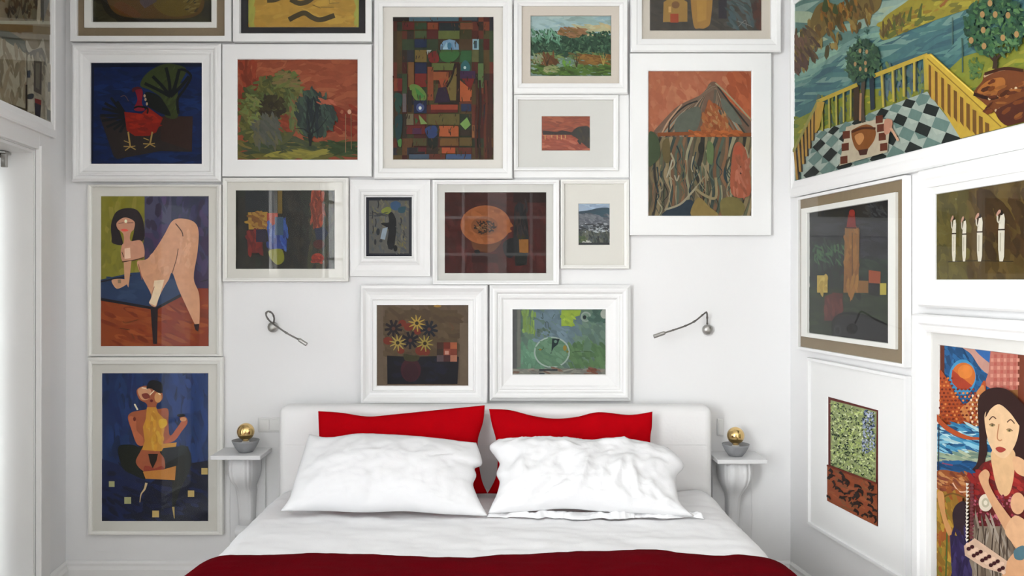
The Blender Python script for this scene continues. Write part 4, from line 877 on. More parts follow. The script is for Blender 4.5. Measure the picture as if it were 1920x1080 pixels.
def p_plate(a):
    a.fill('3b120c')
    a.dabs(150, 163, 147, 1077, 330, 160, 40, 0.1, ['3a120d', '330f0a', '42160f', '3d140f'], 0.08); a.dabs(170, 163, 330, 1077, 875, 160, 50, 1.4, ['3e0e0a', '47110c', '380d09', '4a1610'], 0.08)
    a.rect_('220d0b', 780, 150, 1077, 240); a.blob('121115', (690, 600), (790, 560), (800, 690), (750, 740), (700, 700)); a.poly('1c1c1f', (790, 280), (830, 230), (880, 260), (910, 420), (920, 560), (900, 800), (800, 810), (780, 560))
    a.blob('5a2f0f', (405, 560), (660, 560), (640, 640), (560, 690), (430, 660), (405, 600)); a.rect_('2f0a08', 405, 700, 640, 780)
    a.ell('955328', 530, 440, 226, 176); a.ell('8f4f22', 535, 440, 205, 160); a.dabs(70, 330, 280, 740, 600, 90, 40, 0.4, ['8d4d20', '945426', '88481e', '9a5a2c'], 0.05, ell_in(535, 440, 200, 155))
    a.ell('7a431c', 520, 450, 120, 85); a.dabs(110, 400, 395, 640, 525, 34, 12, 0.5, ['17100c', '2a1a10', '1f1510', '3a2416'], 0.2, ell_in(515, 460, 100, 58), 1.2); a.dabs(16, 450, 420, 590, 500, 30, 8, 0.3, ['8a6a3c', '6a4a2a'])
    a.poly('8a5a22', (830, 570), (915, 570), (915, 690), (835, 695)); a.blob('2a2a0c', (810, 540), (860, 520), (890, 550), (840, 570)); a.blob('0f1210', (800, 700), (890, 700), (890, 790), (810, 800)); a.dabs(30, 790, 260, 900, 540, 120, 18, 1.5, ['262022', '2f1f1c', '1a1618'])
    a.blob('141010', (430, 670), (470, 665), (480, 700), (440, 700)); a.line('2a0806', 6, (520, 690), (520, 800))
picture(BACK, 'white frame around an orange plate on a dark red ground', (811, 337, 1049, 534), (820, 345.6, 1037.5, 526), 'lip', 0.030, (834, 360.6, 1024, 512),
    [((819, 344.6, 1038.5, 527), (834, 360.6, 1024, 512), 0.012, 'mat_grey', 'mount')], (800, 330, 4.8), 0.82, p_plate, art_h=0.008)

def p_town(a):
    a.fill('40474d'); a.rect_('8f9fb2', 1368, 250, 1645, 320); a.dabs(20, 1368, 250, 1645, 310, 90, 18, 0, ['9aabbc', '8798ae'])
    a.blob('243a48', (1368, 320), (1450, 310), (1550, 288), (1650, 292), (1650, 370), (1560, 360), (1470, 330), (1368, 345)); a.rect_('55595f', 1368, 345, 1645, 440); a.blob('24404c', (1480, 325), (1645, 300), (1645, 370), (1560, 362))
    a.dabs(60, 1368, 350, 1645, 440, 60, 18, 0.2, ['5c6068', '4a4e56', '6a6c74']); a.dabs(90, 1368, 430, 1645, 510, 46, 14, 0.1, ['20242a', '2e3238', '6a6e74', '8a8e92', '1a1e22'], 0.15)
    a.dabs(140, 1368, 500, 1645, 618, 50, 14, 1.3, ['2a3230', '38403c', '4a4e44', '1c2220', '5a5c50'], 0.15); a.dabs(26, 1370, 540, 1440, 600, 34, 12, 0.2, ['3a4a2c', '55603a']); a.dabs(16, 1400, 585, 1490, 612, 26, 10, 0.2, ['b4b4ac', '9a9c94']); a.dabs(14, 1500, 470, 1600, 505, 34, 8, 0.1, ['aab0b4'])
    a.rect_('181c20', 1368, 600, 1645, 618)
picture(BACK, 'small thin white frame with a wide pale mount around a bluish townscape', (1051, 336.5, 1180, 504), (1058, 344.6, 1170, 497), 'lip', 0.026, (1085, 382, 1143, 459),
    [((1057, 343.6, 1171, 498), (1085, 382, 1143, 459), 0.010, 'mat_cream', 'mount')], (800, 330, 4.8), 1.05, p_town, fm='cream_frame', art_h=0.007)

def p_vase(a):
    a.fill('57493a')
    a.dabs(200, 160, 183, 762, 712, 120, 40, 1.2, ['594b3b', '534536', '5d4e3e', '554738'], 0.05); a.rect_('4a3b28', 215, 215, 690, 520); a.dabs(110, 215, 215, 690, 520, 110, 40, 0.4, ['4c3d29', '50402d', '473827', '524330'], 0.05); a.rect_('5c4e3f', 162, 183, 205, 712); a.rect_('5e5040', 705, 300, 762, 712)
    a.poly('0d0d14', (230, 512), (380, 520), (540, 515), (700, 520), (690, 698), (232, 698)); a.dabs(40, 300, 540, 620, 680, 90, 30, 0.1, ['0f0f18', '0c0b12', '111220'], 0.08)
    a.ell('341019', 385, 606, 66, 78); a.ell('2a0e16', 385, 620, 50, 60); a.blob('32301a', (340, 500), (390, 510), (440, 515), (430, 545), (380, 550), (345, 540))
    for x, y, r in ((330, 300, 26), (370, 325, 30), (235, 415, 30), (430, 355, 24), (450, 480, 36), (485, 490, 26), (320, 480, 24)): a.ell('66281a', x, y, r, r*0.85)
    for x, y, c in ((272, 335, '1b1418'), (505, 340, '191a22'), (382, 412, '18141c'), (425, 300, '9a8038'), (300, 428, '948040'), (478, 432, '8a7a38')):
        n, rr, ww = (9, 58, 17) if c.startswith('1') else (10, 56, 13)
        for k in range(n):
            q = 2*math.pi*k/n+0.2; a.line(c, ww, (x+10*math.cos(q), y+10*math.sin(q)), (x+rr*0.72*math.cos(q), y+rr*0.72*math.sin(q)), (x+rr*math.cos(q), y+rr*math.sin(q)), taper=not c.startswith('1'))
        a.ell('4a2c20' if c.startswith('1') else '2a2014', x, y, 12, 12)
    cols_ = ['3a2218', '5f2418', '8f4e30', '2c2018', '7a3a2a', '6a3020', '4a3c40', '3a1c1c', '94604a']
    k = 0
    for j in range(3):
        for i in range(3): a.rect_(cols_[k], 556+i*44, 425+j*42, 600+i*44, 467+j*42); k += 1
    a.rect_('a87c6c', 608, 480, 634, 504); a.ell('8a6a2c', 560, 188, 26, 8); a.line('5a3a24', 4, (640, 300), (665, 330), (650, 345))
picture(BACK, 'white moulded frame around a vase of dark and yellow flowers, resting above the left pillows', (676, 534.5, 914, 757), (706, 572, 878, 723.5), 'cove', 0.040, (705, 571, 879, 724.5), (), (660, 520, 3.491), 1.05, p_vase, glass=False, art_h=0.012)

def p_clock(a):
    a.fill('59705f')
    a.dabs(260, 1050, 210, 1660, 637, 110, 40, 0.9, ['5c7463', '556b60', '607a68', '576d66', '637a6c'], 0.08)
    a.dabs(70, 1200, 220, 1480, 420, 90, 34, 0.6, ['627680', '5b6f76', '667a84']); a.dabs(60, 1100, 440, 1240, 600, 90, 30, 1.3, ['5a8068', '638a70']); a.dabs(80, 1420, 440, 1660, 590, 70, 26, 1.0, ['4c6a46', '52704a', '486444', '56744e'], 0.06)
    a.rect_('585a5a', 1050, 212, 1078, 637); a.rect_('6a6c64', 1080, 212, 1104, 590); a.rect_('6c8448', 1118, 215, 1150, 360); a.rect_('7c9a4c', 1172, 280, 1194, 370); a.dabs(20, 1110, 215, 1200, 370, 60, 14, 1.5, ['74904a', '6a8450'])
    a.poly('88a03a', (1370, 215), (1500, 215), (1490, 250), (1450, 260), (1445, 315), (1370, 320)); a.dabs(14, 1370, 220, 1450, 315, 40, 20, 0.3, ['92aa3c', '7e983a'])
    a.ell('86948a', 1530, 258, 34, 34); a.ell('6c8272', 1530, 258, 24, 24); a.ell('1b2628', 1522, 261, 12, 13); a.dabs(30, 1560, 215, 1650, 290, 50, 26, 0.4, ['4a6458', '3f5a50']); a.ell('9aa096', 1650, 240, 24, 30)
    a.ell('93a39a', 1308, 490, 118, 102); a.ell('58795f', 1308, 490, 108, 93); a.dabs(50, 1210, 410, 1405, 575, 60, 24, 0.4, ['5a7c60', '62846a', '54745c'], 0.06, ell_in(1308, 490, 95, 80))
    a.poly('1a2a2c', (1310, 400), (1360, 402), (1345, 440), (1320, 460), (1305, 490)); a.ell('5a7a6a', 1332, 420, 10, 10); a.line('26383a', 5, (1305, 490), (1300, 500)); a.line('3a4a30', 4, (1215, 470), (1240, 475), (1255, 460)); a.ell('7c6a2c', 1232, 472, 9, 6); a.ell('8a7430', 1393, 462, 12, 18); a.ell('6a6a2c', 1410, 485, 8, 8)
    a.line('3a4c4a', 5, (1245, 235), (1250, 268), (1235, 262)); a.line('3a4c4a', 4, (1270, 330), (1268, 295), (1282, 295), (1285, 330)); a.line('44564e', 4, (1310, 270), (1325, 240)); a.dabs(18, 1215, 335, 1300, 390, 26, 14, 0.5, ['4c6054', '56685e'])
    a.line('3a5236', 4, (1440, 490), (1500, 484), (1570, 488)); a.poly('55705a', (1520, 420), (1540, 390), (1570, 440), (1560, 480), (1510, 480))
    a.rect_('7a7a70', 1050, 598, 1660, 637); a.dabs(40, 1050, 600, 1660, 637, 80, 14, 0, ['86867c', '6a6a64', '8a8076', '705a4c']); a.rect_('30363a', 1225, 600, 1345, 612); a.rect_('30363a', 1225, 625, 1260, 637); a.dabs(10, 1540, 600, 1600, 630, 40, 14, 0.2, ['6a4030', '7a4a3a'])
picture(BACK, 'heavily moulded white frame around a green still life with a round clock face', (918, 534.5, 1183, 752), (961, 580, 1136, 702.5), 'step', 0.048, (960, 579, 1137, 703.5), (), (660, 520, 3.491), 0.92, p_clock, glass=False, art_h=0.012)

# ---- right wall
GR = 1.0
_rect_px = rect_px
def rect_px(W, h, r):
    if isinstance(r, tuple) and r and r[0] == 'wall':     # already in wall coordinates: along, low, along, high
        return list(r[1:])
    return _rect_px(W, h, r)
def grow(r, d, e=None):
    e = d if e is None else e
    return ('wall', r[1]-d, r[2]-e, r[3]+d, r[4]+e)
def wq(W, h, quad): return ('wall', *_rect_px(W, h, quad))

q = _rect_px(RIGHT, 0.02, [(1490, 24), (1491, 24), (1491, 338), (1490, 338)])
zb1 = RIGHT.px(1703, 288, 0.02)[1]
terr = ('wall', q[0], (q[1]+zb1)/2, 1.72, 2.60)
def p_terrace(a):
    a.fill('5a7a72')
    a.dabs(320, 30, -900, 3200, 600, 330, 60, -0.35, ['8fa596', '869e92', '93a892', '8aa290', '9aaa90'], 0.04)
    a.poly('6f8f86', (60, 420), (480, 180), (1000, -120), (1900, -600), (3000, -900), (3000, 400), (1389, 420), (980, 380), (60, 760)); a.poly('44696c', (60, 660), (400, 460), (720, 250), (1080, 90), (1500, -80), (2200, -400), (2600, 100), (1389, 400), (800, 420), (60, 800))
    a.dabs(620, 40, -300, 1800, 720, 230, 30, -0.42, ['4a7270', '456b6e', '527a76', '40646a', '5a827c', '3d5e66'], 0.05, lambda x, y: y > 430-0.47*x+40 and y < 800-0.32*x+40)
    a.dabs(90, 60, 200, 620, 560, 190, 22, -0.5, ['789c8c', '709488', '80a290', '688c86'], 0.05, lambda x, y: y > 330-0.5*(x-100) and y < 480-0.42*(x-60))
    a.blob('6d5c33', (60, 240), (110, 210), (150, 130), (190, 40), (240, 10), (300, 30), (340, 80), (400, -20), (470, -60), (560, -100), (560, 40), (460, 110), (330, 130), (240, 200), (170, 290), (130, 360), (60, 420))
    a.dabs(150, 60, -40, 540, 400, 70, 22, 1.3, ['7a6430', '5e4c2a', '86703c', '55462c', '6a5028', '8a7a44', '4a4428'], 0.14, lambda x, y: ((x-60)/500) < 1 and y < 420-0.78*(x-60)+40 and y > 190-0.85*(x-60)*0.62)
    a.dabs(40, 220, 10, 420, 170, 60, 16, 1.4, ['6b4a22', '7c5526', '50401f', '8a6228'], 0.1); a.dabs(20, 120, 170, 200, 340, 80, 20, 0.9, ['5a4a34', '4b3a30', '6a5838']); a.dabs(20, 60, 220, 130, 430, 80, 20, 1.2, ['5a4238', '4f3c36', '6a5040'])
    a.blob('3c4a2a', (225, 60), (245, -20), (262, 60)); a.blob('3c4a2a', (285, 70), (300, 20), (320, 80))
    a.blob('8f8431', (560, 210), (580, 110), (700, 20), (900, -120), (1300, -330), (1400, -300), (1300, -80), (1150, 20), (900, 110), (720, 180), (600, 230))
    a.dabs(200, 570, -120, 1150, 220, 80, 24, -0.5, ['9a8f36', '857a2e', 'a3983c', '6f6a30', '8a6e2c', '5f6632'], 0.12, lambda x, y: y < 230-0.38*(x-570) and y > 130-0.52*(x-570))
    for x, y in ((600, 170), (640, 130), (690, 110), (730, 80), (790, 60)): a.line('4f5a2c', 26, (x, y+44), (x+6, y), (x+16, y-40), taper=True)
    a.dabs(24, 560, 100, 700, 200, 60, 12, 1.4, ['5a4a2a', '6a5a34']); a.line('8a5a30', 14, (910, 40), (950, 0), (960, -40))
    for x, y in ((430, 215), (485, 180)): a.line('3a5a50', 9, (x-16, y), (x, y+6), (x+14, y-6)); a.line('3a5a50', 6, (x, y-10), (x+4, y+20))
    # meadow
    a.poly('7c8130', (60, 700), (200, 630), (440, 520), (820, 500), (900, 460), (1040, 330), (1389, 220), (2200, -40), (2200, 700), (900, 760), (60, 860))
    a.dabs(420, 60, 200, 1900, 860, 80, 22, -0.3, ['8c8a30', '7a8432', '98933a', '6d7a30', 'a59a36', '5f7236'], 0.12, lambda x, y: y > 690-0.42*x*0.7 and (x < 900 and y > 560 or x > 960 and y > 400-0.42*(x-960)))
    a.dabs(90, 560, 380, 830, 560, 60, 16, 1.5, ['5a6c74', '526a68', '66784a', '4a6066']); a.dabs(60, 200, 560, 440, 700, 60, 14, 1.4, ['52665c', '6c7a3c', '7c8438'])
    a.line('3f5a50', 8, (1045, 420), (1044, 300), (1040, 220)); a.line('4f6a62', 5, (985, 260), (985, 100)); a.dabs(50, 1085, 340, 1160, 460, 40, 12, 0.8, ['3c5a38', '4a6a3c', '56703c'], 0.12, ell_in(1110, 400, 50, 60), 1.2)
    # tiled terrace
    a.poly('9aa79c', (110, 1010), (66, 900), (200, 760), (440, 690), (520, 650), (840, 530), (1050, 800), (900, 860), (110, 1040))
    tile = {0: '1c2422', 1: '627c74', 2: 'a5b0a4'}
    def T(i, j):                               # tile corner in perspective of the painted floor
        A, B, C, D = (840, 525), (205, 765), (110, 1060), (1080, 850)
        u, v = i/9, j/4; top = (A[0]+(B[0]-A[0])*u**0.92, A[1]+(B[1]-A[1])*u**0.92); bot = (D[0]+(C[0]-D[0])*u**0.92, D[1]+(C[1]-D[1])*u**0.92)
        v = v**1.25; return (top[0]+(bot[0]-top[0])*v, top[1]+(bot[1]-top[1])*v)
    for i in range(9):
        for j in range(4):
            cx = [T(i, j), T(i+1, j), T(i+1, j+1), T(i, j+1)]
            mids = [((cx[k][0]+cx[(k+1) % 4][0])/2, (cx[k][1]+cx[(k+1) % 4][1])/2) for k in range(4)]
            a.poly(tile[0] if (i+j) % 2 else tile[1], *mids); 
            a.poly(tile[2] if (i+j) % 3 else tile[1], mids[1], ((cx[1][0]+cx[2][0])/2, (cx[1][1]+cx[2][1])/2+1), cx[2], mids[2])
    # balustrade
    def rail(p, q, r, s_, n, c, dark, bw):
        for k in range(n+1):
            t = k/n; x0, y0 = p[0]+(q[0]-p[0])*t, p[1]+(q[1]-p[1])*t; x1, y1 = r[0]+(s_[0]-r[0])*t, r[1]+(s_[1]-r[1])*t
            a.line(dark, bw*1.25, (x0+bw*0.5, y0), (x1+bw*0.5, y1), smooth=False); a.line(c, bw, (x0, y0), (x1, y1), smooth=False)
    a.poly('3a2c1e', (415, 510), (450, 490), (450, 690), (415, 700)); a.poly('24303a', (508, 450), (535, 440), (540, 630), (515, 640))
    rail((230, 590), (400, 505), (235, 760), (400, 690), 4, 'a8a04c', '4a4a26', 9); rail((580, 430), (770, 350), (590, 620), (770, 530), 3, 'b0a044', '5a5a40', 12)
    a.line('b09a3c', 22, (205, 590), (440, 490), smooth=False); a.line('b59c3c', 24, (535, 440), (850, 318), smooth=False); a.line('a8963c', 30, (838, 330), (846, 520), smooth=False)
    rail((200, 600), (75, 870), (195, 770), (90, 1040), 6, 'a8823c', '3c2c1c', 12); a.line('8f8a4c', 16, (215, 580), (66, 880), smooth=False)
    a.poly('b08e3c', (205, 590), (250, 590), (220, 740), (200, 770))
    a.poly('b89a3a', (830, 320), (870, 310), (1330, 720), (1200, 800), (1040, 800), (940, 640), (860, 545))
    for k in range(10):
        t = k/9; x = 850+t*330; y0 = 352+t*335; y1 = y0+190-t*40+12*math.sin(t*6)
        a.poly('6a4a20', (x+6, y0+20), (x+20+10*t, y0+30), (x+22+10*t, y1+30), (x+6, y1)); a.poly('b8903a', (x+20+10*t, y0+30), (x+36, y0+40), (x+38, y1+40), (x+22+10*t, y1+30))
    a.poly('c0a23c', (828, 325), (870, 312), (1335, 720), (1275, 735), (845, 350)); a.line('8c6f28', 7, (850, 340), (1280, 735), smooth=False); a.line('e0c65c', 6, (868, 318), (1320, 716), smooth=False)
    # orange tree in a pot
    a.line('4a4034', 22, (478, 470), (470, 600), (480, 730)); a.line('a07858', 12, (462, 540), (458, 700)); 
    tree = lambda x, y: ell_in(480, 350, 95, 115)(x, y) or ell_in(440, 410, 60, 60)(x, y)
    a.dabs(430, 380, 235, 580, 480, 34, 14, 0.9, ['2f4a38', '3c5a40', '26402f', '4a6a48', '2a4436'], 0.16, tree, 1.4)
    for x, y in ((460, 295), (492, 365), (432, 372), (500, 300), (462, 400), (495, 405)): a.ell('a08058', x, y, 8, 13)
    a.poly('b4a890', (380, 735), (560, 690), (640, 690), (620, 880), (340, 960)); 
    for x, y in ((380, 780), (374, 850), (366, 925), (572, 690), (580, 740), (590, 790), (598, 850)): a.poly('5a2a18', (x-20, y-18), (x+22, y-24), (x+22, y+20), (x-20, y+26))
    a.blob('7c4a20', (410, 770), (430, 745), (500, 720), (550, 750), (545, 810), (500, 870), (470, 885), (430, 850)); a.blob('b8804c', (430, 790), (470, 770), (485, 800), (455, 840)); a.line('4a2410', 14, (412, 765), (480, 742), (552, 745)); a.poly('40221a', (450, 870), (510, 860), (500, 895), (460, 900)); a.blob('b5826a', (610, 690), (650, 700), (640, 760), (610, 780), (600, 740)); a.line('c49a7c', 14, (640, 740), (670, 790), (685, 815))
    # large pot and tree at the right
    a.line('3a2c20', 26, (1240, 320), (1250, 360), (1245, 400)); a.line('3a2c20', 14, (1215, 310), (1245, 350), (1290, 300))
    tr2 = lambda x, y: ell_in(1250, 150, 175, 180)(x, y)
    a.dabs(700, 1070, -40, 1440, 340, 44, 18, 0.9, ['2c4a34', '355a3c', '254030', '44683f', '2f503e', '52744a'], 0.16, tr2, 1.4)
    for x, y in ((1180, 85), (1255, 85), (1185, 175), (1300, 220), (1115, 235), (1190, 268), (1330, 90), (1380, 200), (1225, 20)): a.ell('9c7c50', x, y, 14, 19)
    a.blob('6a3a1c', (1130, 540), (1180, 470), (1200, 420), (1310, 395), (1420, 410), (1480, 470), (1470, 620), (1420, 720), (1330, 730), (1250, 650), (1180, 590)); a.blob('9a5f2a', (1150, 535), (1210, 470), (1300, 450), (1310, 500), (1240, 540)); a.line('b59a78', 12, (1190, 445), (1250, 415), (1320, 400)); a.line('3a1c10', 18, (1195, 430), (1310, 398), (1420, 410))
    a.line('2c140e', 20, (1130, 545), (1230, 570), (1330, 540), (1480, 500)); 
    for k in range(7): a.ell('c4ae8c', 1222+k*26, 572-k*10, 8, 9); a.ell('b49c7c', 1260+k*22, 640-k*8, 7, 8)
    a.blob('4a2216', (1260, 650), (1340, 600), (1460, 560), (1480, 700), (1330, 730)); a.dabs(40, 1160, 440, 1460, 700, 60, 20, -0.4, ['5a2c18', '8a5426', '6a3818', '46200f'], 0.15, ell_in(1330, 570, 150, 130))
picture(RIGHT, 'large painting of a tiled terrace and orange trees, top of the right wall', grow(terr, 0.028, 0.070), terr, 'lip', 0.030, terr, (), (1470, 0, 3.087), 0.88, p_terrace, glass=False, art_h=0.018)

h2 = 0.022
tan = wq(RIGHT, h2, [(1501, 374.5), (1697, 336), (1693, 682), (1497.6, 649)])
fil = wq(RIGHT, h2, [(1505, 390), (1683, 362), (1680, 656), (1503, 629.5)])
dk = wq(RIGHT, h2, [(1516, 399), (1670, 374.5), (1664, 644), (1512, 623)])
def p_tower(a):
    a.fill('1c1d20')
    a.dabs(200, 90, 160, 540, 520, 110, 30, 0.0, ['23242b', '1e1f25', '282930', '1b1c20'], 0.1); a.poly('141516', (100, 225), (540, 150), (540, 270), (100, 250)); a.dabs(24, 410, 180, 520, 250, 40, 12, 0.6, ['3a3a3c', '2c2c2e'])
    a.dabs(100, 110, 380, 300, 660, 60, 14, 1.4, ['1f2a24', '26322a', '1c2420']); a.dabs(60, 120, 400, 300, 490, 44, 8, 1.2, ['34523a', '3e5c3c', '2a4232'], 0.12, None, 0.9)
    a.poly('232c1c', (100, 620), (540, 640), (540, 920), (100, 870)); a.dabs(130, 100, 640, 530, 860, 90, 24, 0.2, ['26301f', '1f281a', '2c3822', '222b1c'], 0.1); a.dabs(60, 380, 480, 530, 620, 70, 20, 0.3, ['1f2c22', '1a2620', '243226'])
    a.poly('7a5426', (300, 305), (378, 312), (374, 585), (425, 588), (425, 652), (292, 650)); a.dabs(70, 300, 310, 375, 650, 90, 18, 1.5, ['8a5c26', '80541f', '906428', '784c1c'], 0.06, lambda x, y: 306 < x < 366); a.poly('6d1512', (318, 240), (330, 210), (352, 212), (360, 306), (308, 306)); a.ell('8a1c14', 338, 225, 16, 18); a.line('3a0c0c', 7, (308, 304), (362, 306)); a.line('4a3216', 4, (340, 330), (340, 560))
    a.rect_('b09644', 152, 558, 208, 650); a.dabs(10, 156, 565, 204, 645, 50, 18, 1.5, ['b89e50', 'a88c3c']); a.poly('4e1f1a', (192, 670), (245, 650), (290, 655), (285, 800), (190, 800)); a.dabs(18, 195, 660, 285, 795, 60, 18, 1.4, ['54241c', '461b17', '5c2a22'])
    a.poly('8a3f1e', (428, 530), (492, 538), (490, 602), (428, 598)); a.poly('101013', (430, 600), (488, 602), (486, 672), (430, 660)); a.rect_('a89a3c', 488, 600, 522, 662); a.blob('0f120e', (355, 655), (385, 655), (382, 690), (365, 680))
    a.blob('17171a', (235, 870), (250, 790), (320, 770), (450, 780), (540, 840), (540, 940), (240, 900)); a.line('060708', 13, (235, 865), (240, 800), (290, 762), (380, 768), (470, 795), (540, 835)); a.ell('2a2a2c', 262, 850, 20, 30); a.ell('121214', 262, 852, 11, 18)
picture(RIGHT, 'white and tan frame around a dark scene with an ochre tower', grow(tan, 0.012), tan, 'flat', 0.030, dk,
    [(grow(tan, 0.001), fil, 0.018, 'mat_tan', 'mount'), (fil, dk, 0.027, 'cream_frame', 'fillet')], (1480, 320, 2.843), 0.95, p_tower, art_h=0.012)

q = _rect_px(RIGHT, 0.02, [(1756, 364.5), (1757, 364.5), (1757, 524), (1756, 524)])
art4 = ('wall', q[0], q[1], 1.70, q[3]); q2 = _rect_px(RIGHT, 0.03, [(1741, 352), (1742, 352), (1742, 535), (1741, 535)]); in4 = ('wall', q2[0], q2[1], 1.72, q2[3])
q3 = _rect_px(RIGHT, 0.04, [(1722.5, 320), (1723, 320), (1723, 575), (1722.5, 575)]); fr4 = ('wall', q3[0], q3[1], 1.79, min(q3[3], terr[2]-0.074))
def p_four(a):
    a.fill('4c3a17')
    a.dabs(260, 170, 60, 1100, 720, 120, 40, 1.3, ['50401a', '493815', '574620', '433213', '5c4a22'], 0.06); a.rect_('4d4417', 178, 180, 360, 720); a.dabs(60, 178, 200, 360, 700, 120, 40, 1.4, ['564c1a', '4a4216', '5e5420'], 0.06)
    a.dabs(60, 440, 220, 900, 560, 140, 50, 1.2, ['3e2b12', '452f14', '37260f'], 0.06); a.line('2f2410', 7, (250, 606), (420, 600), (640, 604))
    for x, top, w, h_ in ((285, 355, 26, 300), (347, 360, 26, 300), (440, 340, 36, 310), (570, 320, 42, 320)):
        bot = 604; mid = top+(bot-top)*0.33
        a.poly('d2cbbb', (x-w*0.1, top+6), (x+w*0.35, top), (x+w*0.5, top+30), (x+w*0.42, mid), (x-w*0.42, mid), (x-w*0.35, top+50))
        a.poly('cfc8b6', (x-w*0.46, mid+5), (x+w*0.46, mid+5), (x+w*0.38, bot-30), (x+w*0.2, bot), (x-w*0.28, bot), (x-w*0.45, mid+120)); a.line('aaa28e', w*0.16, (x-w*0.12, mid+20), (x-w*0.16, bot-60), smooth=False); a.line('2a1c12', 8, (x-w*0.5, mid+2), (x+w*0.5, mid), smooth=False)
        a.ell('1c120c', x+w*0.02, top-6, w*0.24, w*0.36); a.blob('b78a78', (x-w*0.75, top+8), (x-w*0.45, top-18), (x-w*0.15, top-24), (x-w*0.1, top-8), (x-w*0.4, top+4), (x-w*0.6, top+18)); a.line('c4bcaa', w*0.22, (x-w*0.55, top+12), (x-w*0.5, top+46), (x-w*0.1, top+56))
    for x in (730, 850): a.poly('cfc8b6', (x-22, 330), (x+20, 320), (x+24, 420), (x+12, 604), (x-16, 604), (x-24, 430)); a.ell('1c120c', x, 312, 12, 16); a.line('2a1c12', 8, (x-24, 420), (x+24, 418), smooth=False)
picture(RIGHT, 'white frame around white-robed figures in a row on brown', fr4, in4, 'lip', 0.046, art4, [(grow(in4, 0.001), art4, 0.026, 'frame', 'liner')], (1700, 300, 3.177), 0.95, p_four, art_h=0.018)

pq = wq(RIGHT, 0.010, [(1553, 744.5), (1648, 769), (1647, 986), (1553, 940)])
q = _rect_px(RIGHT, 0.02, [(1515, 675), (1700, 700), (1700, 1092), (1513.7, 983)]); fp = ('wall', *q)
def p_pattern(a):
    a.fill('5c2420')
    a.poly('8f9a6a', (200, 175), (500, 250), (495, 712), (200, 600)); G = lambda x, y: y > 175+0.25*(x-200)+10 and y < 600+0.37*(x-200)-8 and 204 < x < 494
    a.dabs(700, 200, 170, 500, 715, 20, 9, 0.9, ['b0c070', 'a0b268', 'c4d08c', '98a864', 'ccd4a4', 'aab884'], 0.1, G, 1.5)
    a.dabs(330, 200, 170, 500, 715, 17, 7, 0.9, ['2c3a28', '3a4a30', '22302a', '4a5a3c'], 0.15, G, 1.5)
    GB = lambda x, y: G(x, y) and x > 415 and y < 520
    a.dabs(240, 415, 220, 500, 520, 17, 8, 0.9, ['a8b2c8', '6a7690', 'bcc4d4', '38445c', '8c98b0'], 0.12, GB, 1.5)
    a.poly('8a4426', (185, 600), (512, 722), (512, 998), (185, 838)); a.dabs(120, 186, 600, 512, 990, 70, 20, 0.5, ['8c4628', '7c4026', '94502e', '7a4a2c', '864828'], 0.08, lambda x, y: y > 612+0.37*(x-185) and y < 830+0.48*(x-185))
    for k in range(46):
        x = a.rnd.uniform(195, 505); y = a.rnd.uniform(625+0.36*(x-185), 815+0.46*(x-185)); q_ = a.rnd.uniform(-1.0, 1.6); l = a.rnd.uniform(16, 30)
        a.line('241712', a.rnd.uniform(17, 26), (x-l*math.cos(q_), y-l*math.sin(q_)), (x+6*math.sin(q_*2), y+3), (x+l*math.cos(q_+0.7), y+l*math.sin(q_+0.7)), taper=True)
    a.line('6a2a1c', 12, (187, 600), (512, 720), smooth=False)
picture(RIGHT, 'white frame with a wide white mount around a speckled green and rust pattern', fp, grow(fp, -0.012), 'flat', 0.024, pq, [(grow(fp, -0.011), pq, 0.013, 'mat_white', 'mount')], (1500, 700, 3.483), 1.0, p_pattern, glass=False, art_h=0.010)

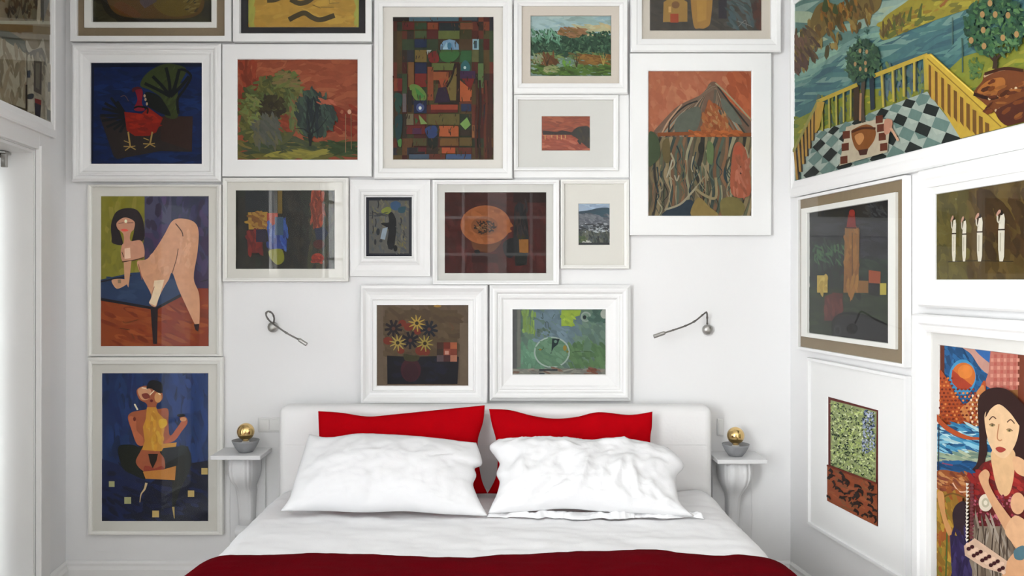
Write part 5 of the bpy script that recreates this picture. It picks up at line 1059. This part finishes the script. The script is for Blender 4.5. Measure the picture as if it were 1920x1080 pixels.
q = _rect_px(RIGHT, 0.02, [(1762, 647), (1763, 647), (1763, 1075), (1762, 1075)]); artw = ('wall', q[0], 0.42, 1.52, q[3])
q = _rect_px(RIGHT, 0.03, [(1742, 622), (1743, 622), (1743, 1075), (1742, 1075)]); inw = ('wall', q[0], 0.36, 1.58, q[3])
q = _rect_px(RIGHT, 0.04, [(1712, 588), (1713, 588), (1713, 1075), (1712, 1075)]); frw = ('wall', q[0], 0.31, 1.64, q[3])
def p_woman(a):
    a.fill('8a5a34')
    a.rect_('1f4f7c', 50, 20, 300, 300); a.dabs(80, 60, 20, 300, 290, 60, 20, 0.9, ['235a8a', '1b466e', '2a6696', '183c60'], 0.1)
    a.rect_('5c2c1e', 50, 18, 76, 160); a.ell('3f86b0', 160, 165, 62, 82); a.ell('c0662a', 164, 160, 55, 62); a.poly('a03a22', (112, 130), (205, 205), (180, 222), (140, 220), (112, 190)); a.ell('d07a34', 172, 140, 34, 32)
    a.blob('b88a7c', (160, 28), (200, 60), (240, 120), (280, 150), (290, 110), (240, 60), (200, 26)); a.blob('2f5f9a', (215, 30), (300, 30), (295, 95), (265, 85)); a.poly('b06a5c', (290, 30), (442, 50), (442, 220), (310, 230), (260, 200), (280, 140)); a.rect_('6a3422', 415, 50, 470, 400)
    for j in range(9):
        for i in range(9):
            if (i+j) % 2: a.rect_('c88a78' if j % 2 else 'a8564a', 290+i*15, 60+j*18, 303+i*15, 76+j*18)
    a.blob('a5481f', (52, 140), (90, 170), (140, 260), (200, 300), (260, 180), (270, 260), (262, 440), (200, 435), (110, 390), (52, 330))
    a.blob('c07a44', (150, 320), (200, 270), (258, 200), (268, 300), (262, 420), (200, 380))
    for j in range(16):
        for i in range(12):
            x, y = 60+i*18+(9 if j % 2 else 0), 170+j*17
            if ell_in(160, 330, 110, 125)(x, y) or (x < 120 and y < 360 and y > 150): a.ell(a.rnd.choice(['6a2414', '7c3018', 'c8783c']), x, y, 5.5, 5)
    for j in range(9):
        for i in range(5): a.ell('e0c0a0' if (i+j) % 2 else '9a3c24', 205+i*13+(j % 2)*6, 250+j*20, 5, 6)
    a.rect_('2a6a90', 50, 400, 320, 620); a.dabs(150, 50, 390, 320, 540, 110, 16, 0.15, ['3f86a8', '1f5680', '7ab0c4', '2a6a94', 'a9c8cc', '18466c'], 0.1); a.dabs(50, 60, 510, 300, 560, 100, 12, 0.1, ['8a9a80', '6c8474', 'a0a88c']); a.dabs(60, 50, 555, 240, 625, 90, 16, 0.1, ['174a78', '1c5684', '143e66']); a.line('1b2c40', 5, (66, 380), (64, 600)); a.line('7a3c5a', 6, (80, 560), (130, 570))
    a.blob('a5481f', (52, 330), (110, 390), (200, 435), (262, 442), (262, 452), (180, 448), (100, 410), (52, 360))
    a.blob('8a4a24', (55, 600), (120, 595), (210, 630), (200, 720), (120, 700), (60, 680)); a.dabs(60, 60, 600, 205, 710, 50, 14, 0.5, ['9a5a2c', '6a3420', 'b07a4a', '7a3c28'], 0.12); a.line('d0a88c', 6, (130, 650), (160, 690), (200, 690))
    a.rect_('8f6a24', 48, 690, 150, 1100); a.dabs(120, 50, 700, 160, 1090, 60, 20, 1.3, ['a07a2c', '86621f', '7a7028', 'b08a34', '94501f'], 0.1); a.line('4a5a24', 8, (106, 860), (100, 1080)); a.line('6a4a1c', 7, (80, 720), (130, 700), (190, 720))
    a.blob('2c1c22', (130, 800), (150, 750), (190, 740), (205, 830), (190, 920), (150, 890)); a.poly('2c2048', (118, 890), (190, 900), (230, 960), (240, 1100), (130, 1100)); a.dabs(30, 130, 900, 235, 1090, 110, 14, 1.5, ['342a54', '241a3c', '3c3060']); a.blob('c08a54', (60, 700), (90, 700), (100, 800), (128, 870), (110, 890), (80, 800))
    # woman: hair, neck, face, blouse, apron, arms
    a.line('2c1512', 34, (268, 380), (272, 470), (262, 560), (235, 600), smooth=True); a.blob('2c1512', (258, 420), (248, 320), (258, 250), (310, 215), (380, 220), (440, 270), (490, 340), (490, 520), (430, 560), (300, 440), (290, 520), (250, 590), (240, 570), (280, 480))
    a.poly('5a1a18', (210, 640), (270, 560), (310, 545), (430, 570), (520, 640), (520, 900), (215, 870)); a.dabs(70, 220, 570, 470, 720, 60, 20, 0.6, ['8a1f1c', '7a1a18', '962822', '701614'], 0.08, lambda x, y: y > 600-(x-210)*0.4)
    a.blob('d0a87c', (316, 500), (415, 500), (418, 600), (400, 690), (372, 712), (345, 690), (320, 600)); a.blob('d8b48c', (280, 360), (290, 320), (345, 285), (380, 310), (436, 370), (438, 420), (420, 480), (385, 530), (355, 535), (320, 505), (295, 450)); a.blob('2c1512', (285, 350), (300, 290), (350, 262), (410, 290), (440, 340), (445, 390), (400, 330), (350, 290), (310, 310))
    a.line('4a2a1c', 5, (302, 362), (318, 346), (334, 356)); a.line('4a2a1c', 5, (385, 372), (402, 360), (420, 378)); a.ell('a08c5c', 316, 386, 12, 6); a.ell('4a3c28', 317, 386, 5, 5); a.line('5a3c28', 3, (302, 384), (316, 378), (330, 386)); a.ell('a08c5c', 396, 410, 12, 6); a.ell('4a3c28', 396, 410, 5, 5); a.line('5a3c28', 3, (382, 406), (397, 402), (412, 412)); a.line('b07a54', 5, (348, 380), (340, 440), (350, 456), (362, 452)); a.blob('9a3a30', (332, 492), (352, 484), (380, 496), (362, 510), (345, 508))
    a.dabs(150, 215, 700, 520, 860, 16, 12, 0.4, ['8a2c3c', '9a4654', '6a2430', 'b06070', '5a1c28'], 0.12); a.rect_('7a6c5c', 225, 850, 520, 1100); a.dabs(60, 225, 850, 520, 1095, 160, 14, 1.5, ['867868', '6a5c4e', '5a4c40', '94887a'], 0.08)
    for x in (255, 290, 325, 360, 395): a.line('3a2c24', 5, (x, 860), (x-8, 960), (x-4, 1080))
    for k in range(16): a.poly('d8d0c0', (196, 650+k*17), (212, 655+k*17), (200, 668+k*17)); a.ell('6a3438', 224, 660+k*16, 10, 7)
    a.ell('d0c4b0', 290, 742, 32, 40); a.ell('b0a890', 290, 742, 18, 22); a.ell('d8d0bc', 290, 742, 9, 11); a.blob('cfa27a', (415, 540), (440, 530), (480, 560), (480, 620), (430, 600)); a.ell('cf9f78', 440, 745, 34, 50)
    a.blob('c99870', (262, 640), (262, 610), (290, 588), (310, 610), (305, 650), (340, 720), (390, 790), (460, 890), (440, 960), (380, 870), (300, 720))
    a.blob('c99870', (375, 1050), (390, 1010), (450, 950), (520, 960), (520, 1090), (380, 1090)); a.blob('d2a47c', (380, 870), (430, 800), (500, 860), (470, 960), (420, 930))
    a.poly('c8a890', (190, 940), (240, 905), (390, 1010), (380, 1070), (280, 1040), (195, 985)); 
    for k in range(9):
        for j in range(3): a.ell('3a1216' if (k+j) % 2 else 'd8b8a0', 208+k*20+j*4, 934+k*11+j*20, 10, 9)
    a.blob('4a6a74', (425, 960), (470, 940), (470, 1000), (430, 1000))
picture(RIGHT, 'big framed painting of a dark-haired woman in a red blouse', frw, inw, 'lip', 0.050, artw, [(grow(inw, 0.001), artw, 0.024, 'mat_grey', 'mount')], (1740, 640, 2.4545), 1.0, p_woman, glass=False, art_h=0.018)

# ---- left wall, over the window
q = _rect_px(LEFT, 0.02, [(94, 10), (95, 10), (95, 231), (94, 231)])
artl = ('wall', -1.32, LEFT.px(60, 215, 0.02)[1], q[0], 2.72)
def p_street(a):
    a.fill('6a604c')
    a.dabs(500, -1500, -900, 400, 1000, 160, 50, 1.5, ['6a604c', '665c48', '6e644f', '62583f'], 0.03, None, 0.1)
    a.dabs(200, -900, -600, 395, 250, 80, 30, 1.3, ['4a381c', '574222', '3c2e18', '614a28', '6a5a38'], 0.12); a.dabs(50, 60, 0, 280, 130, 80, 18, 1.4, ['2c241a', '3a2c18', '58523f'])
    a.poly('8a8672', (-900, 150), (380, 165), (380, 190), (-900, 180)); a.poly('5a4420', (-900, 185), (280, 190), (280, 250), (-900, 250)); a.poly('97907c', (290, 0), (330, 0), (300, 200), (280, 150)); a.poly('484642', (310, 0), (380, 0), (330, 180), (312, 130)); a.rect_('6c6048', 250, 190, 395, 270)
    a.poly('45483c', (-900, 180), (60, 240), (190, 320), (190, 420), (-200, 200)); a.poly('55564c', (140, 330), (195, 350), (230, 420), (180, 400)); a.poly('8a8370', (-900, 240), (0, 295), (200, 420), (205, 850), (-900, 600)); a.dabs(160, -900, 300, 200, 840, 190, 26, 1.55, ['7a6f58', '736851', '7e745e', '6a604a'], 0.03, lambda x, y: y > 320+0.55*x and x < 195)
    a.poly('3c3424', (-600, 600), (205, 850), (205, 900), (-600, 720)); a.blob('8f8878', (200, 310), (240, 380), (290, 370), (330, 300), (350, 420), (390, 520), (395, 560), (250, 440), (200, 380)); a.poly('5b5850', (205, 420), (250, 390), (320, 370), (390, 520), (390, 540), (240, 440))
    a.poly('87806e', (205, 440), (395, 540), (395, 960), (205, 870)); a.dabs(60, 210, 440, 392, 930, 80, 18, 1.5, ['8d8674', '7a7362', '968f7c', '6c6656'], 0.08); a.poly('463f34', (255, 470), (318, 480), (315, 740), (255, 710)); a.poly('5c5648', (270, 490), (305, 495), (300, 700), (270, 680)); a.rect_('2c3034', 205, 550, 228, 605); a.blob('2e3030', (200, 740), (250, 730), (250, 765), (205, 770)); a.poly('6a2418', (262, 765), (315, 780), (312, 820), (265, 800)); a.poly('2a2628', (265, 800), (312, 820), (305, 915), (265, 895)); a.rect_('9a9484', 212, 775, 255, 870)
    a.poly('4a4a42', (358, 850), (392, 865), (392, 950), (358, 930)); a.poly('5a5a54', (365, 640), (385, 640), (385, 715), (365, 715)); a.poly('7d7666', (330, 800), (345, 800), (345, 910), (330, 905)); a.rect_('33291a', 190, 660, 205, 860)
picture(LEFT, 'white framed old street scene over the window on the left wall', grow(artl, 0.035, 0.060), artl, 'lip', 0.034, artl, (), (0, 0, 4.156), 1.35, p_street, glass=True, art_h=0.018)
